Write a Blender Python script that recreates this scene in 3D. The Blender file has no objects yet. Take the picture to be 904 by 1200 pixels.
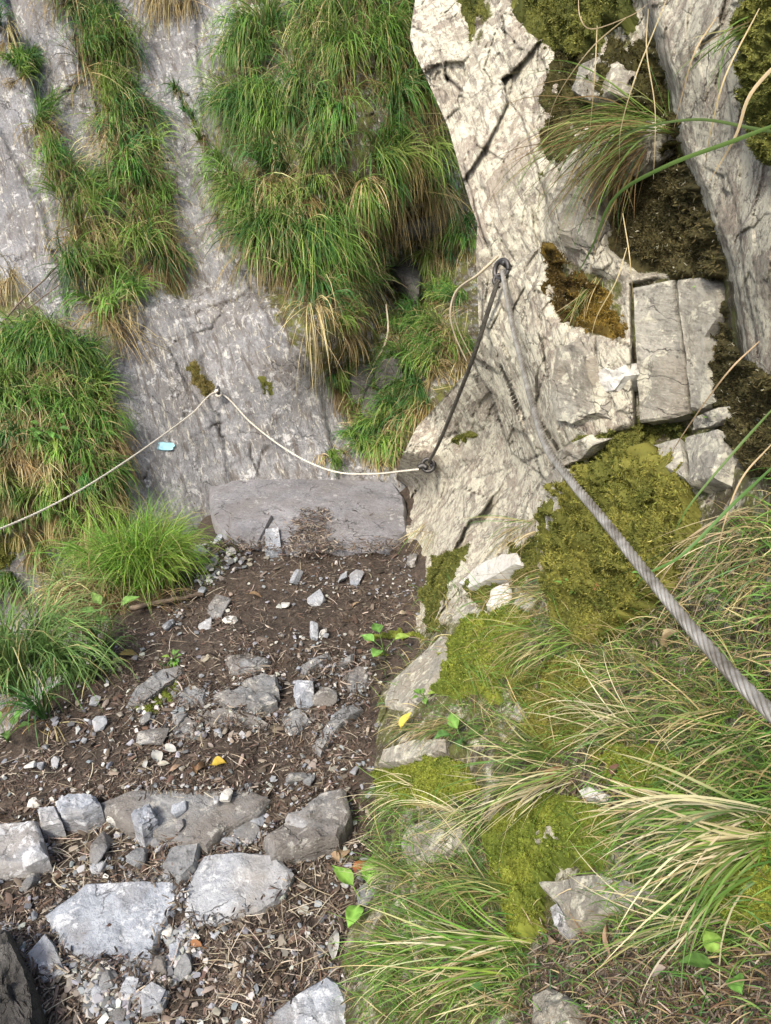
import bpy, math, random
import numpy as np
from mathutils import Vector

random.seed(7)
RNG = np.random.default_rng(11)
SC = bpy.context.scene
COL = SC.collection

# ------------------------------------------------------------------ camera model
W, H, FPX = 904.0, 1200.0, 901.0
CAM = np.array([0.0, 0.0, 1.65])
TH = math.radians(28.0)
FW = np.array([0, math.cos(TH), -math.sin(TH)])
UP = np.array([0, math.sin(TH), math.cos(TH)])
RT = np.array([1.0, 0, 0])

def ray(px, py):
    px = np.asarray(px, float); py = np.asarray(py, float)
    return (FW + ((px - W / 2) / FPX)[..., None] * RT + ((H / 2 - py) / FPX)[..., None] * UP)

def P(px, py, d):
    return CAM + ray(px, py) * np.asarray(d, float)[..., None]

def project(p):
    q = p - CAM
    d = q @ FW
    return W / 2 + FPX * (q @ RT) / d, H / 2 - FPX * (q @ UP) / d, d

# ------------------------------------------------------------------ noise
def _h(ix, iy, iz, s):
    n = (ix.astype(np.int64) * 374761393 + iy.astype(np.int64) * 668265263 + iz.astype(np.int64) * 2147483647 + s * 974634777) & 0xffffffff
    n = ((n ^ (n >> 13)) * 1274126177) & 0xffffffff
    n = ((n ^ (n >> 16)) * 2246822519) & 0xffffffff
    return ((n ^ (n >> 15)) & 0xffffff).astype(np.float64) / 0xffffff

def vnoise(p, s=0):
    i = np.floor(p).astype(np.int64); f = p - i
    f = f * f * f * (f * (f * 6 - 15) + 10)
    r = 0
    for a in (0, 1):
        wa = f[..., 0] if a else 1 - f[..., 0]
        for b in (0, 1):
            wb = f[..., 1] if b else 1 - f[..., 1]
            for c in (0, 1):
                wc = f[..., 2] if c else 1 - f[..., 2]
                r = r + wa * wb * wc * _h(i[..., 0] + a, i[..., 1] + b, i[..., 2] + c, s)
    return r * 2 - 1

def fbm(p, o=4, s=0, g=0.5):
    r = 0; a = 1.0; t = 0
    for k in range(o):
        r = r + a * vnoise(p * (2.03 ** k) + 17.3 * k, s + k); t += a; a *= g
    return r / t

def voro(p, s=0):
    """F1, F2, three hashes of the nearest cell and the offset to its seed"""
    i = np.floor(p).astype(np.int64)
    n = p.shape[0]
    f1 = np.full(n, 9.0); f2 = np.full(n, 9.0); off = np.zeros((n, 3)); idx = np.zeros((n, 3), np.int64)
    for a in (-1, 0, 1):
        for b in (-1, 0, 1):
            for c in (-1, 0, 1):
                q = i + np.array([a, b, c])
                sp = q + np.stack([_h(q[:, 0], q[:, 1], q[:, 2], s + 31 * k) for k in range(3)], 1)
                v = p - sp
                d = np.sqrt((v * v).sum(1))
                m = d < f1
                f2 = np.where(m, f1, np.minimum(f2, d))
                f1 = np.where(m, d, f1)
                off[m] = v[m]; idx[m] = q[m]
    hs = np.stack([_h(idx[:, 0], idx[:, 1], idx[:, 2], s + 100 + k) for k in range(4)], 1) * 2 - 1
    return f1, f2, hs, off

def facet(p, s, amp, tilt, crack, cw):
    f1, f2, hs, off = voro(p, s)
    r = amp * hs[:, 0] + tilt * (hs[:, 1] * off[:, 0] + hs[:, 2] * off[:, 1] + hs[:, 3] * off[:, 2])
    e = np.clip(1 - (f2 - f1) / cw, 0, 1)
    return r, crack * e, e

def sstep(x, a, b):
    t = np.clip((x - a) / (b - a), 0, 1)
    return t * t * (3 - 2 * t)

def polymask(px, py, poly, soft):
    """1 inside the outline, fading to 0 over soft units"""
    poly = np.asarray(poly, float)
    ins = np.zeros(px.shape, bool); dm = np.full(px.shape, 1e9)
    n = len(poly)
    for k in range(n):
        x0, y0 = poly[k]; x1, y1 = poly[(k + 1) % n]
        if y0 != y1:
            c = ((y0 > py) != (y1 > py)) & (px < (x1 - x0) * (py - y0) / (y1 - y0) + x0)
            ins ^= c
        dx, dy = x1 - x0, y1 - y0
        t = np.clip(((px - x0) * dx + (py - y0) * dy) / (dx * dx + dy * dy + 1e-9), 0, 1)
        dm = np.minimum(dm, np.hypot(px - x0 - t * dx, py - y0 - t * dy))
    sd = np.where(ins, dm, -dm)
    return sstep(sd, -soft, soft)

def linedist(px, py, pts):
    """signed distance to an open polyline (positive on its right hand going down)"""
    pts = np.asarray(pts, float)
    best = np.full(px.shape, 1e9); sg = np.zeros(px.shape)
    for (x0, y0), (x1, y1) in zip(pts[:-1], pts[1:]):
        dx, dy = x1 - x0, y1 - y0
        t = np.clip(((px - x0) * dx + (py - y0) * dy) / (dx * dx + dy * dy), 0, 1)
        d = np.hypot(px - x0 - t * dx, py - y0 - t * dy)
        s = np.sign(dy * (px - x0) - dx * (py - y0))
        m = d < best
        best = np.where(m, d, best); sg = np.where(m, s, sg)
    return best * sg

class RBF:
    def __init__(self, pts, smooth=0.0):
        pts = np.asarray(pts, float)
        self.x = pts[:, :2] / 300.0
        n = len(pts)
        r = np.hypot(self.x[:, None, 0] - self.x[None, :, 0], self.x[:, None, 1] - self.x[None, :, 1])
        A = np.zeros((n + 3, n + 3))
        A[:n, :n] = -np.sqrt(r * r + 0.01) + np.eye(n) * smooth
        A[:n, n] = 1; A[:n, n + 1:] = self.x
        A[n, :n] = 1; A[n + 1:, :n] = self.x.T
        self.w = np.linalg.solve(A, np.concatenate([pts[:, 2], np.zeros(3)]))
    def __call__(self, px, py):
        x = np.asarray(px, float) / 300.0; y = np.asarray(py, float) / 300.0
        r = self.w[-3] + self.w[-2] * x + self.w[-1] * y
        for (cx, cy), w in zip(self.x, self.w):
            r = r - w * np.sqrt((x - cx) ** 2 + (y - cy) ** 2 + 0.01)
        return r

# ------------------------------------------------------------------ mesh + tagging helpers
def mesh(name, V, F, mat, attrs=None, smooth=True, vecs=None):
    V = np.asarray(V, np.float32); 
    me = bpy.data.meshes.new(name)
    Fs = F if isinstance(F, list) else [F]
    Fs = [np.asarray(f, np.int32) for f in Fs if len(f)]
    me.vertices.add(len(V)); me.vertices.foreach_set('co', V.ravel())
    lv = np.concatenate([f.ravel() for f in Fs])
    tot = np.concatenate([np.full(len(f), f.shape[1], np.int32) for f in Fs])
    st = np.concatenate([[0], np.cumsum(tot)[:-1]]).astype(np.int32)
    me.loops.add(len(lv)); me.loops.foreach_set('vertex_index', lv)
    me.polygons.add(len(tot)); me.polygons.foreach_set('loop_start', st); me.polygons.foreach_set('loop_total', tot)
    me.update(calc_edges=True)
    me.polygons.foreach_set('use_smooth', np.full(len(tot), smooth, bool))
    for k, a in (attrs or {}).items():
        a = np.asarray(a, np.float32)
        if a.ndim == 1:
            at = me.attributes.new(k, 'FLOAT', 'POINT'); at.data.foreach_set('value', a)
        else:
            at = me.attributes.new(k, 'FLOAT_COLOR', 'POINT')
            if a.shape[1] == 3: a = np.concatenate([a, np.ones((len(a), 1), np.float32)], 1)
            at.data.foreach_set('color', np.ascontiguousarray(a).ravel())
    for k, a in (vecs or {}).items():
        at = me.attributes.new(k, 'FLOAT_VECTOR', 'POINT'); at.data.foreach_set('vector', np.asarray(a, np.float32).ravel())
    if mat: me.materials.append(mat)
    me.validate()
    return me

def obj(name, V, F, mat, parent=None, loc=None, **kw):
    V = np.asarray(V, float)
    if loc is None: loc = np.zeros(3)
    ploc = np.array(parent.location) if parent else np.zeros(3)
    me = mesh(name, V - np.asarray(loc), F, mat, **kw)
    o = bpy.data.objects.new(name, me); COL.objects.link(o)
    o.location = np.asarray(loc) - ploc
    if parent: o.parent = parent
    return o

def tag(o, label, cat, group=None, kind=None):
    o['label'] = label; o['category'] = cat
    if group: o['group'] = group
    if kind: o['kind'] = kind
    return o

def empty(name, loc, label, cat, group=None):
    o = bpy.data.objects.new(name, None); COL.objects.link(o)
    o.empty_display_size = 0.03; o.location = loc
    return tag(o, label, cat, group)

def gridfaces(nr, nc, keep=None):
    i = np.arange(nr * nc).reshape(nr, nc)
    f = np.stack([i[:-1, :-1], i[1:, :-1], i[1:, 1:], i[:-1, 1:]], -1).reshape(-1, 4)
    return f if keep is None else f[keep.ravel()]

def norm(v):
    return v / (np.linalg.norm(v, axis=-1, keepdims=True) + 1e-12)

# ------------------------------------------------------------------ materials
def newmat(name):
    m = bpy.data.materials.new(name); m.use_nodes = True
    nt = m.node_tree; nt.nodes.clear()
    out = nt.nodes.new('ShaderNodeOutputMaterial')
    b = nt.nodes.new('ShaderNodeBsdfPrincipled')
    nt.links.new(b.outputs[0], out.inputs[0])
    b.inputs['Specular IOR Level'].default_value = 0.3
    return m, nt, b, out

class NT:
    """small node-writing helper"""
    def __init__(s, nt): s.nt = nt
    def n(s, t, **kw):
        x = s.nt.nodes.new(t)
        for k, v in kw.items(): setattr(x, k, v)
        return x
    def l(s, a, b): s.nt.links.new(a, b)
    def _in(s, sock, v):
        if hasattr(v, 'is_output'): s.l(v, sock)
        else: sock.default_value = v
    def noise(s, vec, scale, detail=6, rough=0.55, dist=0.0, out=0):
        x = s.n('ShaderNodeTexNoise'); s.l(vec, x.inputs['Vector'])
        x.inputs['Scale'].default_value = scale; x.inputs['Detail'].default_value = detail
        x.inputs['Roughness'].default_value = rough; x.inputs['Distortion'].default_value = dist
        return x.outputs[out]
    def voro(s, vec, scale, feature='F1', out='Distance', rnd=1.0):
        x = s.n('ShaderNodeTexVoronoi', feature=feature); s.l(vec, x.inputs['Vector'])
        x.inputs['Scale'].default_value = scale; x.inputs['Randomness'].default_value = rnd
        return x.outputs[out]
    def ramp(s, fac, stops, interp='LINEAR'):
        x = s.n('ShaderNodeValToRGB'); s.l(fac, x.inputs[0]); e = x.color_ramp.elements
        x.color_ramp.interpolation = interp
        while len(e) < len(stops): e.new(0.5)
        for k, (p, c) in enumerate(stops):
            e[k].position = p
            if not isinstance(c, (tuple, list)): c = (c, c, c)
            e[k].color = (*c, 1)
        return x.outputs[0]
    def mix(s, fac, a, b, mode='MIX'):
        x = s.n('ShaderNodeMix', data_type='RGBA', blend_type=mode)
        s._in(x.inputs[0], fac)
        for k, v in ((6, a), (7, b)):
            if hasattr(v, 'is_output'): s.l(v, x.inputs[k])
            else: x.inputs[k].default_value = (*v, 1)
        return x.outputs[2]
    def math(s, op, a, b=0.0, clamp=False):
        x = s.n('ShaderNodeMath', operation=op); x.use_clamp = clamp
        s._in(x.inputs[0], a); s._in(x.inputs[1], b)
        return x.outputs[0]
    def attr(s, name, out='Fac'):
        x = s.n('ShaderNodeAttribute'); x.attribute_name = name
        return x.outputs[out]
    def map(s, vec, scale=(1, 1, 1), rot=(0, 0, 0), loc=(0, 0, 0)):
        x = s.n('ShaderNodeMapping'); s.l(vec, x.inputs[0])
        x.inputs['Scale'].default_value = scale; x.inputs['Rotation'].default_value = rot; x.inputs['Location'].default_value = loc
        return x.outputs[0]
    def bump(s, h, strength, dist, prev=None):
        x = s.n('ShaderNodeBump'); s.l(h, x.inputs['Height'])
        x.inputs['Strength'].default_value = strength; x.inputs['Distance'].default_value = dist
        if prev: s.l(prev, x.inputs['Normal'])
        return x.outputs[0]
    def objco(s, rand=True):
        c = s.n('ShaderNodeTexCoord').outputs['Object']
        if rand:
            r = s.n('ShaderNodeObjectInfo').outputs['Random']
            v = s.n('ShaderNodeVectorMath', operation='ADD'); s.l(c, v.inputs[0])
            m = s.n('ShaderNodeVectorMath', operation='SCALE'); m.inputs[0].default_value = (37, 19, 53); s.l(r, m.inputs['Scale'])
            s.l(m.outputs[0], v.inputs[1]); c = v.outputs[0]
        return c

def rock_material(name, dark, mid, pale, lichen=None, lich_amt=0.5, strata=True, stain=(0.10, 0.07, 0.04), bump=1.0, soil=None, vein=0.0, warm=None, streak=0.0, lscale=13):
    m, nt, b, out = newmat(name); q = NT(nt)
    oc = q.objco(rand=not strata)
    sc = q.attr('sc', 'Vector') if strata else q.map(oc, (1, 1, 3.0), (0.3, 0.2, 0.5))
    big = q.noise(sc, 3.0, 5, 0.6, 0.3)
    fine = q.noise(oc, 55, 8, 0.7)
    mid_n = q.noise(oc, 11, 8, 0.62, 0.4)
    v = q.math('ADD', q.math('MULTIPLY', big, 0.55), q.math('MULTIPLY', mid_n, 0.45))
    c = q.ramp(v, [(0.33, dark), (0.5, mid), (0.66, pale)])
    c = q.mix(q.math('MULTIPLY', q.ramp(fine, [(0.35, 1.0), (0.52, 0.0)]), 0.5), c, tuple(x * 0.55 for x in dark))
    if warm:
        w = q.noise(oc, 4.3, 5, 0.6)
        c = q.mix(q.math('MULTIPLY', q.ramp(w, [(0.45, 0.0), (0.62, 1.0)]), 0.6), c, warm)
    if lichen:
        l1 = q.noise(oc, lscale, 10, 0.74, 0.8)
        l2 = q.noise(oc, 38, 6, 0.7)
        lm = q.math('ADD', q.math('MULTIPLY', l1, 0.65), q.math('MULTIPLY', l2, 0.35))
        t = 0.60 - 0.14 * lich_amt
        lf = q.ramp(lm, [(t, 0.0), (t + 0.035, 1.0)])
        c = q.mix(q.math('MULTIPLY', lf, 0.85), c, lichen)
        # small dark crustose spots
        sp = q.voro(oc, 60)
        sel = q.noise(oc, 7, 3, 0.5)
        c = q.mix(q.math('MULTIPLY', q.ramp(sp, [(0.16, 1.0), (0.24, 0.0)]), q.ramp(sel, [(0.5, 0.0), (0.6, 0.6)])), c, (0.07, 0.065, 0.06))
    # dirt held in the fractures (attribute written with the fracture geometry)
    if strata:
        cr = q.attr('crack')
        c = q.mix(q.math('MULTIPLY', cr, 0.95, True), c, (0.045, 0.036, 0.028))
        so = q.attr('soil')
        sn = q.noise(oc, 16, 8, 0.7)
        sm = q.ramp(q.math('ADD', so, q.math('MULTIPLY', q.math('SUBTRACT', sn, 0.5), 1.3)), [(0.45, 0.0), (0.6, 1.0)])
        c = q.mix(sm, c, q.mix(q.ramp(q.noise(oc, 12, 6, 0.7), [(0.42, 0.0), (0.58, 1.0)]), q.mix(q.noise(oc, 30, 5), (0.04, 0.032, 0.02), (0.10, 0.08, 0.04)), q.mix(q.noise(oc, 50, 5), (0.07, 0.085, 0.018), (0.17, 0.18, 0.045))))
    if streak:
        st = q.noise(q.map(sc, (2.2, 8, 8)), 3.0, 8, 0.7, 0.5)
        c = q.mix(q.math('MULTIPLY', q.ramp(st, [(0.40, 1.0), (0.47, 0.0)]), streak), c, (0.105, 0.09, 0.078))
        st2 = q.noise(q.map(sc, (3.0, 7, 7), (0, 0, 0), (3, 5, 7)), 5.0, 8, 0.75, 0.4)
        c = q.mix(q.math('MULTIPLY', q.ramp(st2, [(0.56, 0.0), (0.62, 1.0)]), 0.75 * streak), c, (0.66, 0.635, 0.53))
        st3 = q.noise(oc, 130, 5, 0.7)
        c = q.mix(q.math('MULTIPLY', q.ramp(st3, [(0.36, 1.0), (0.45, 0.0)]), 0.7 * streak), c, (0.12, 0.10, 0.085))
    # fine hairline cracks
    dv = q.n('ShaderNodeVectorMath', operation='ADD'); q.l(sc, dv.inputs[0])
    dn = q.noise(oc, 6, 5, 0.6, 0, 1)
    ds = q.n('ShaderNodeVectorMath', operation='SCALE'); q.l(dn, ds.inputs[0]); ds.inputs['Scale'].default_value = 0.25
    q.l(ds.outputs[0], dv.inputs[1])
    hc = q.voro(dv.outputs[0], 5.0, 'DISTANCE_TO_EDGE')
    hf = q.math('MULTIPLY', q.ramp(hc, [(0.0, 1.0), (0.018, 0.0)]), q.ramp(q.noise(oc, 5, 3), [(0.48, 0.0), (0.6, 1.0)]))
    c = q.mix(q.math('MULTIPLY', hf, 0.8), c, (0.04, 0.035, 0.03))
    if vein:
        vv = q.voro(dv.outputs[0], 2.2, 'DISTANCE_TO_EDGE')
        c = q.mix(q.math('MULTIPLY', q.ramp(vv, [(0.0, 1.0), (0.02, 0.0)]), vein), c, (0.7, 0.68, 0.62))
    q.l(c, b.inputs['Base Color'])
    b.inputs['Roughness'].default_value = 0.85
    h1 = q.noise(sc, 20, 10, 0.68, 0.3)
    h2 = q.noise(oc, 90, 8, 0.7)
    nrm = q.bump(h1, 0.9 * bump, 0.02)
    nrm = q.bump(h2, 0.8 * bump, 0.006, nrm)
    if streak: nrm = q.bump(st, 0.9, 0.012, nrm)
    nrm = q.bump(q.math('MULTIPLY', hf, -1.0), 0.8, 0.006, nrm)
    q.l(nrm, b.inputs['Normal'])
    return m

def blade_material(name, trans=0.35, rough=0.5, spec=0.3):
    m, nt, b, out = newmat(name); q = NT(nt)
    c = q.attr('col', 'Color')
    n = q.noise(q.objco(False), 60, 3)
    c = q.mix(q.math('MULTIPLY', q.math('SUBTRACT', n, 0.3), 0.5, True), c, q.mix(1.0, c, (0.6, 0.6, 0.55), 'MULTIPLY'))
    q.l(c, b.inputs['Base Color']); b.inputs['Roughness'].default_value = rough
    b.inputs['Specular IOR Level'].default_value = spec
    if trans > 0:
        t = q.n('ShaderNodeBsdfTranslucent'); q.l(c, t.inputs[0])
        mx = q.n('ShaderNodeMixShader'); mx.inputs[0].default_value = trans
        q.l(b.outputs[0], mx.inputs[1]); q.l(t.outputs[0], mx.inputs[2]); q.l(mx.outputs[0], out.inputs[0])
    return m

def plain_material(name, ca, cb, scale=20, rough=0.7, metal=0.0, bump=0.4, bdist=0.002, spec=0.4):
    m, nt, b, out = newmat(name); q = NT(nt)
    oc = q.objco()
    n = q.noise(oc, scale, 8, 0.65)
    q.l(q.ramp(n, [(0.35, ca), (0.65, cb)]), b.inputs['Base Color'])
    b.inputs['Roughness'].default_value = rough; b.inputs['Metallic'].default_value = metal
    b.inputs['Specular IOR Level'].default_value = spec
    q.l(q.bump(q.noise(oc, scale * 5, 6, 0.7), bump, bdist), b.inputs['Normal'])
    return m

M = {}
M['cliff'] = rock_material('cliff_limestone', (0.130, 0.132, 0.140), (0.245, 0.247, 0.257), (0.36, 0.362, 0.37), lichen=(0.50, 0.50, 0.495), lich_amt=0.42, warm=(0.175, 0.162, 0.152), streak=0.75, bump=1.15)
M['face'] = rock_material('pale_limestone', (0.255, 0.228, 0.185), (0.41, 0.375, 0.305), (0.545, 0.51, 0.42), lichen=(0.68, 0.655, 0.53), lich_amt=0.85, bump=1.0, warm=(0.38, 0.31, 0.25), streak=0.62, lscale=10)
M['block'] = rock_material('pale_block_limestone', (0.25, 0.24, 0.205), (0.39, 0.375, 0.325), (0.50, 0.48, 0.415), lichen=(0.66, 0.64, 0.52), lich_amt=0.6, strata=False, bump=1.0, warm=(0.30, 0.255, 0.19), streak=0.3)
M['stone'] = rock_material('grey_slate', (0.17, 0.187, 0.215), (0.28, 0.302, 0.34), (0.40, 0.43, 0.47), lichen=(0.54, 0.555, 0.58), lich_amt=0.45, strata=False, bump=0.8, warm=(0.20, 0.175, 0.145))
M['stone_dark'] = rock_material('dark_slate', (0.12, 0.125, 0.13), (0.205, 0.21, 0.215), (0.29, 0.295, 0.295), lichen=(0.36, 0.35, 0.32), lich_amt=0.45, strata=False, bump=0.9, warm=(0.15, 0.125, 0.10))
M['stone_pale'] = rock_material('pale_slate', (0.22, 0.232, 0.255), (0.31, 0.325, 0.35), (0.40, 0.412, 0.43), lichen=(0.52, 0.53, 0.54), lich_amt=0.45, strata=False, bump=0.7, warm=(0.25, 0.225, 0.195))
M['stone_white'] = rock_material('white_stone', (0.38, 0.37, 0.335), (0.50, 0.49, 0.455), (0.60, 0.595, 0.56), strata=False, bump=0.5)
M['slab'] = rock_material('step_slate', (0.13, 0.128, 0.138), (0.205, 0.203, 0.217), (0.28, 0.278, 0.292), lichen=(0.34, 0.335, 0.33), lich_amt=0.3, strata=False, bump=0.7, warm=(0.15, 0.138, 0.13))
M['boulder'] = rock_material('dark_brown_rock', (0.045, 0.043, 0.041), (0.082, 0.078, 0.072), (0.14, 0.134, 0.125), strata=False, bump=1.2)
M['grass'] = blade_material('grass_blades')
M['litter'] = blade_material('dead_plant_bits', 0.08, 0.8, 0.2)
M['moss'] = blade_material('moss_shoots', 0.3, 0.8, 0.15)
M['leaf'] = blade_material('broad_leaves', 0.3, 0.6, 0.25)
M['gravel'] = blade_material('gravel_chips', 0.0, 0.85, 0.3)
M['steel'] = plain_material('galvanised_wire', (0.15, 0.135, 0.11), (0.42, 0.405, 0.365), 28, 0.4, 0.5, 0.6, 0.001)
M['steel_shadow'] = plain_material('shadowed_wire', (0.07, 0.065, 0.055), (0.15, 0.14, 0.12), 60, 0.6, 0.5, 0.5, 0.001)  # darker copy of the wire: shadow on the lower span put into its colour
M['iron'] = plain_material('dark_iron', (0.03, 0.03, 0.032), (0.10, 0.095, 0.09), 40, 0.5, 0.7, 0.5, 0.001)
M['rope'] = plain_material('beige_rope', (0.46, 0.43, 0.36), (0.68, 0.65, 0.57), 120, 0.85, 0.0, 0.8, 0.002)
M['wood'] = plain_material('weathered_wood', (0.07, 0.05, 0.035), (0.20, 0.155, 0.115), 18, 0.85, 0.0, 0.9, 0.004)
M['wood_pale'] = plain_material('dry_stem', (0.30, 0.25, 0.17), (0.45, 0.40, 0.30), 25, 0.8, 0.0, 0.6, 0.002)
M['paint'] = plain_material('pale_blue_paint', (0.30, 0.60, 0.70), (0.45, 0.72, 0.80), 30, 0.7, 0.0, 0.6, 0.002)

def soil_material():
    m, nt, b, out = newmat('forest_soil'); q = NT(nt)
    oc = q.objco(False)
    n1 = q.noise(oc, 5, 6, 0.6); n2 = q.noise(oc, 45, 8, 0.75); n3 = q.noise(q.map(oc, (1, 3, 1), (0, 0, 0.7)), 120, 5, 0.7)
    c = q.ramp(n2, [(0.3, (0.034, 0.025, 0.019)), (0.5, (0.090, 0.068, 0.053)), (0.7, (0.19, 0.15, 0.118))])
    c = q.mix(q.ramp(n3, [(0.52, 0.0), (0.62, 0.7)]), c, (0.14, 0.105, 0.075))
    c = q.mix(q.math('MULTIPLY', q.ramp(n1, [(0.45, 0.0), (0.65, 1.0)]), 0.5), c, (0.05, 0.042, 0.034))
    q.l(c, b.inputs['Base Color']); b.inputs['Roughness'].default_value = 0.95
    nr = q.bump(n2, 1.0, 0.02); nr = q.bump(n3, 1.0, 0.006, nr)
    q.l(nr, b.inputs['Normal'])
    return m
M['soil'] = soil_material()
# ================================================================== the path (height field)
def path_z(x, y):
    z = -0.05 * (y - 1.0)
    p = np.stack([x, y, np.zeros_like(x)], -1)
    z = z + 0.030 * fbm(p * 2.2, 4, 3) + 0.016 * fbm(p * 11, 4, 9)
    z = z - 0.07 * sstep(-y, -1.62, -1.42)                    # the near step goes down a little
    z = z + 0.05 * np.exp(-(((x + 0.48) / 0.25) ** 2 + ((y - 2.15) / 0.13) ** 2))   # rocky hump half way
    z = z + 0.10 * sstep(x, 0.0, 0.35)
    z = z - 0.05 * sstep(x, -0.95, -0.80) * sstep(-x, -0.16, -0.06) * sstep(y, 3.26, 3.36)
    xl = np.interp(y, [0.2, 1.4, 2.1, 2.5, 2.9, 3.4, 4.0], [-1.6, -1.30, -1.10, -1.04, -0.90, -0.80, -0.78])
    xl = xl + 0.06 * vnoise(np.stack([y * 3.1, y * 0, y * 0], -1), 5)
    z = z - 2.6 * sstep(xl - x, -0.06, 0.9) - 0.5 * np.clip(xl - x, 0, 5)
    z = z - 1.8 * sstep(y, 3.60, 4.1)
    return z

def path_hit(px, py, lift=0.0):
    px = np.atleast_1d(np.asarray(px, float)); py = np.atleast_1d(np.asarray(py, float))
    r = ray(px, py)
    d = (CAM[2] + 0.05) / -r[:, 2]
    for _ in range(9):
        q = CAM + r * d[:, None]
        z = path_z(np.clip(q[:, 0], -1.0, 9), np.clip(q[:, 1], 0, 3.55)) + lift
        d = 0.15 * d + 0.85 * (z - CAM[2]) / r[:, 2]
    return CAM + r * d[:, None], d

gx = np.arange(-2.6, 1.5, 0.0085); gy = np.arange(0.1, 4.7, 0.0085)
GX, GY = np.meshgrid(gx, gy)
GZ = path_z(GX, GY)
o = obj('path', np.stack([GX, GY, GZ], -1).reshape(-1, 3), gridfaces(len(gy), len(gx)), M['soil'])
o['kind'] = 'structure'

# ================================================================== the back cliff
cl = RBF([(-260, -160, 4.5), (-260, 300, 4.0), (-260, 820, 3.3), (0, -160, 4.45), (0, 0, 4.35), (0, 300, 4.05), (40, 430, 3.80), (0, 560, 3.55), (0, 700, 3.75),
          (100, 520, 3.72), (60, 620, 3.66), (0, 820, 3.7), (150, 640, 3.75), (250, -160, 4.5), (250, 0, 4.4), (250, 200, 4.27), (250, 400, 4.15), (250, 560, 4.07), (250, 820, 4.05),
          (370, 100, 4.15), (360, 250, 4.06), (330, 330, 4.05), (390, 400, 4.10), (400, 0, 4.2), (450, -160, 4.4), (470, 60, 4.25), (440, 200, 4.15), (505, 120, 4.35), (490, 270, 4.65), (475, 350, 4.8), (420, 440, 4.45),
          (450, 520, 4.25), (520, 400, 4.35), (560, 330, 4.5), (500, 470, 4.15), (420, 570, 4.12), (640, 0, 4.9), (640, 400, 4.7), (640, 820, 4.2), (470, 640, 4.1), (470, 820, 4.0)])
cpx = np.arange(-260, 640, 2.0); cpy = np.arange(-160, 1100, 2.0)
CX, CY = np.meshgrid(cpx, cpy)
shp = CX.shape
D = cl(CX, CY)
# overlapping sheets of limestone: each line is an edge where the sheet on its left stands proud
warp = 9 * fbm(np.stack([CX / 60, CY / 60, CX * 0], -1), 3, 21)
ga = linedist(CX + warp, CY, [(70, -160), (95, 0), (125, 60), (150, 150), (175, 230), (200, 320), (215, 380), (160, 460), (160, 620), (200, 800)])
gb = linedist(CX + warp, CY, [(-10, -160), (5, 0), (25, 50), (45, 90), (65, 160), (85, 200), (110, 240), (125, 280), (100, 400), (60, 600)])
up_ = sstep(-CY, -375, -325)
D += 0.11 * sstep(ga, -10, 10) * up_ - 0.05 + 0.09 * sstep(gb, -5, 6) * up_ - 0.06
D += 0.03 * np.exp(-((np.abs(ga)) / 14) ** 2) * up_ + 0.05 * np.exp(-(gb / 9) ** 2) * up_
for pts, amp in (([(-60, 60), (0, 150), (40, 230), (75, 330), (85, 400)], 0.03), ([(40, -160), (62, 0), (112, 96), (122, 180), (140, 260)], 0.025), ([(215, -160), (228, 0), (240, 150), (262, 290), (300, 350), (380, 470), (400, 600)], 0.035), ([(165, 200), (200, 330), (232, 420), (262, 520), (280, 640)], 0.02)):
    gl = linedist(CX + 0.6 * warp, CY, pts)
    D += amp * (sstep(gl, -4, 4) - 0.5) * np.exp(-(gl / 60) ** 2)
# ledge high on the left sheet and breaks on the middle slab
ge = linedist(CX, CY, [(72, 110), (86, 103), (100, 96), (116, 92)])
D += 0.03 * (polymask(CX, CY, [(20, -60), (70, -60), (98, 95), (72, 108)], 3) * -1 + 0.5)
gc = linedist(CX, CY + warp, [(205, 372), (240, 360), (275, 346), (300, 330)])
wf = 7 * fbm(np.stack([CX / 14, CY / 14, CX * 0], -1), 3, 25); wf2 = 7 * fbm(np.stack([CX / 14, CY / 14, CX * 0 + 9], -1), 3, 26)
gf_ = 0.35 + 0.65 * sstep(fbm(np.stack([CX / 20, CY / 20, CX * 0], -1), 3, 27), -0.3, 0.2)
crk = np.exp(-((gc + 0.6 * wf) / 1.5) ** 2) * (CX > 200) * (CX < 300) * gf_
for pts in ([(222, 420), (236, 445), (250, 458)], [(250, 470), (259, 490), (262, 520)], [(262, 495), (240, 505), (226, 512)], [(300, 520), (296, 540), (306, 560)],
            [(330, 515), (312, 530), (304, 562)], [(245, 395), (232, 420), (228, 440)], [(205, 400), (245, 385), (262, 352)], [(215, 110), (238, 150), (243, 200)],
            [(180, 190), (205, 183)], [(280, 520), (270, 530)], [(168, 560), (180, 548), (190, 540)]):
    g = np.abs(linedist(CX + 0.5 * warp + wf, CY + 0.4 * warp + wf2, pts))
    crk = np.maximum(crk, np.exp(-(g / 1.15) ** 2) * gf_)
D += 0.016 * crk
X0 = P(CX, CY, D).reshape(-1, 3)
sdir = norm(P(np.array(290.), np.array(330.), np.array(4.1)) - P(np.array(180.), np.array(0.), np.array(4.35)))
nrm0 = norm(np.cross(sdir, RT)); acr = np.cross(nrm0, sdir)
S0 = np.stack([X0 @ sdir, X0 @ acr, X0 @ nrm0], -1)
wob = 0.05 * np.stack([fbm(X0 * 3, 3, 40), fbm(X0 * 3, 3, 41), fbm(X0 * 3, 3, 42)], -1)
r1, c1, e1 = facet((S0 + wob) * np.array([1.3, 2.6, 2.0]), 5, 0.016, 0.02, 0.01, 0.03)
r2, c2, e2 = facet((S0 + wob) * np.array([9, 8, 8]), 8, 0.003, 0.006, 0.003, 0.06)
rough_z = sstep(CX, 380, 440).ravel()
n3 = fbm(X0 * 9, 5, 50)
gate = sstep(fbm(X0 * 2.0, 3, 60), -0.1, 0.3)
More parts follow.
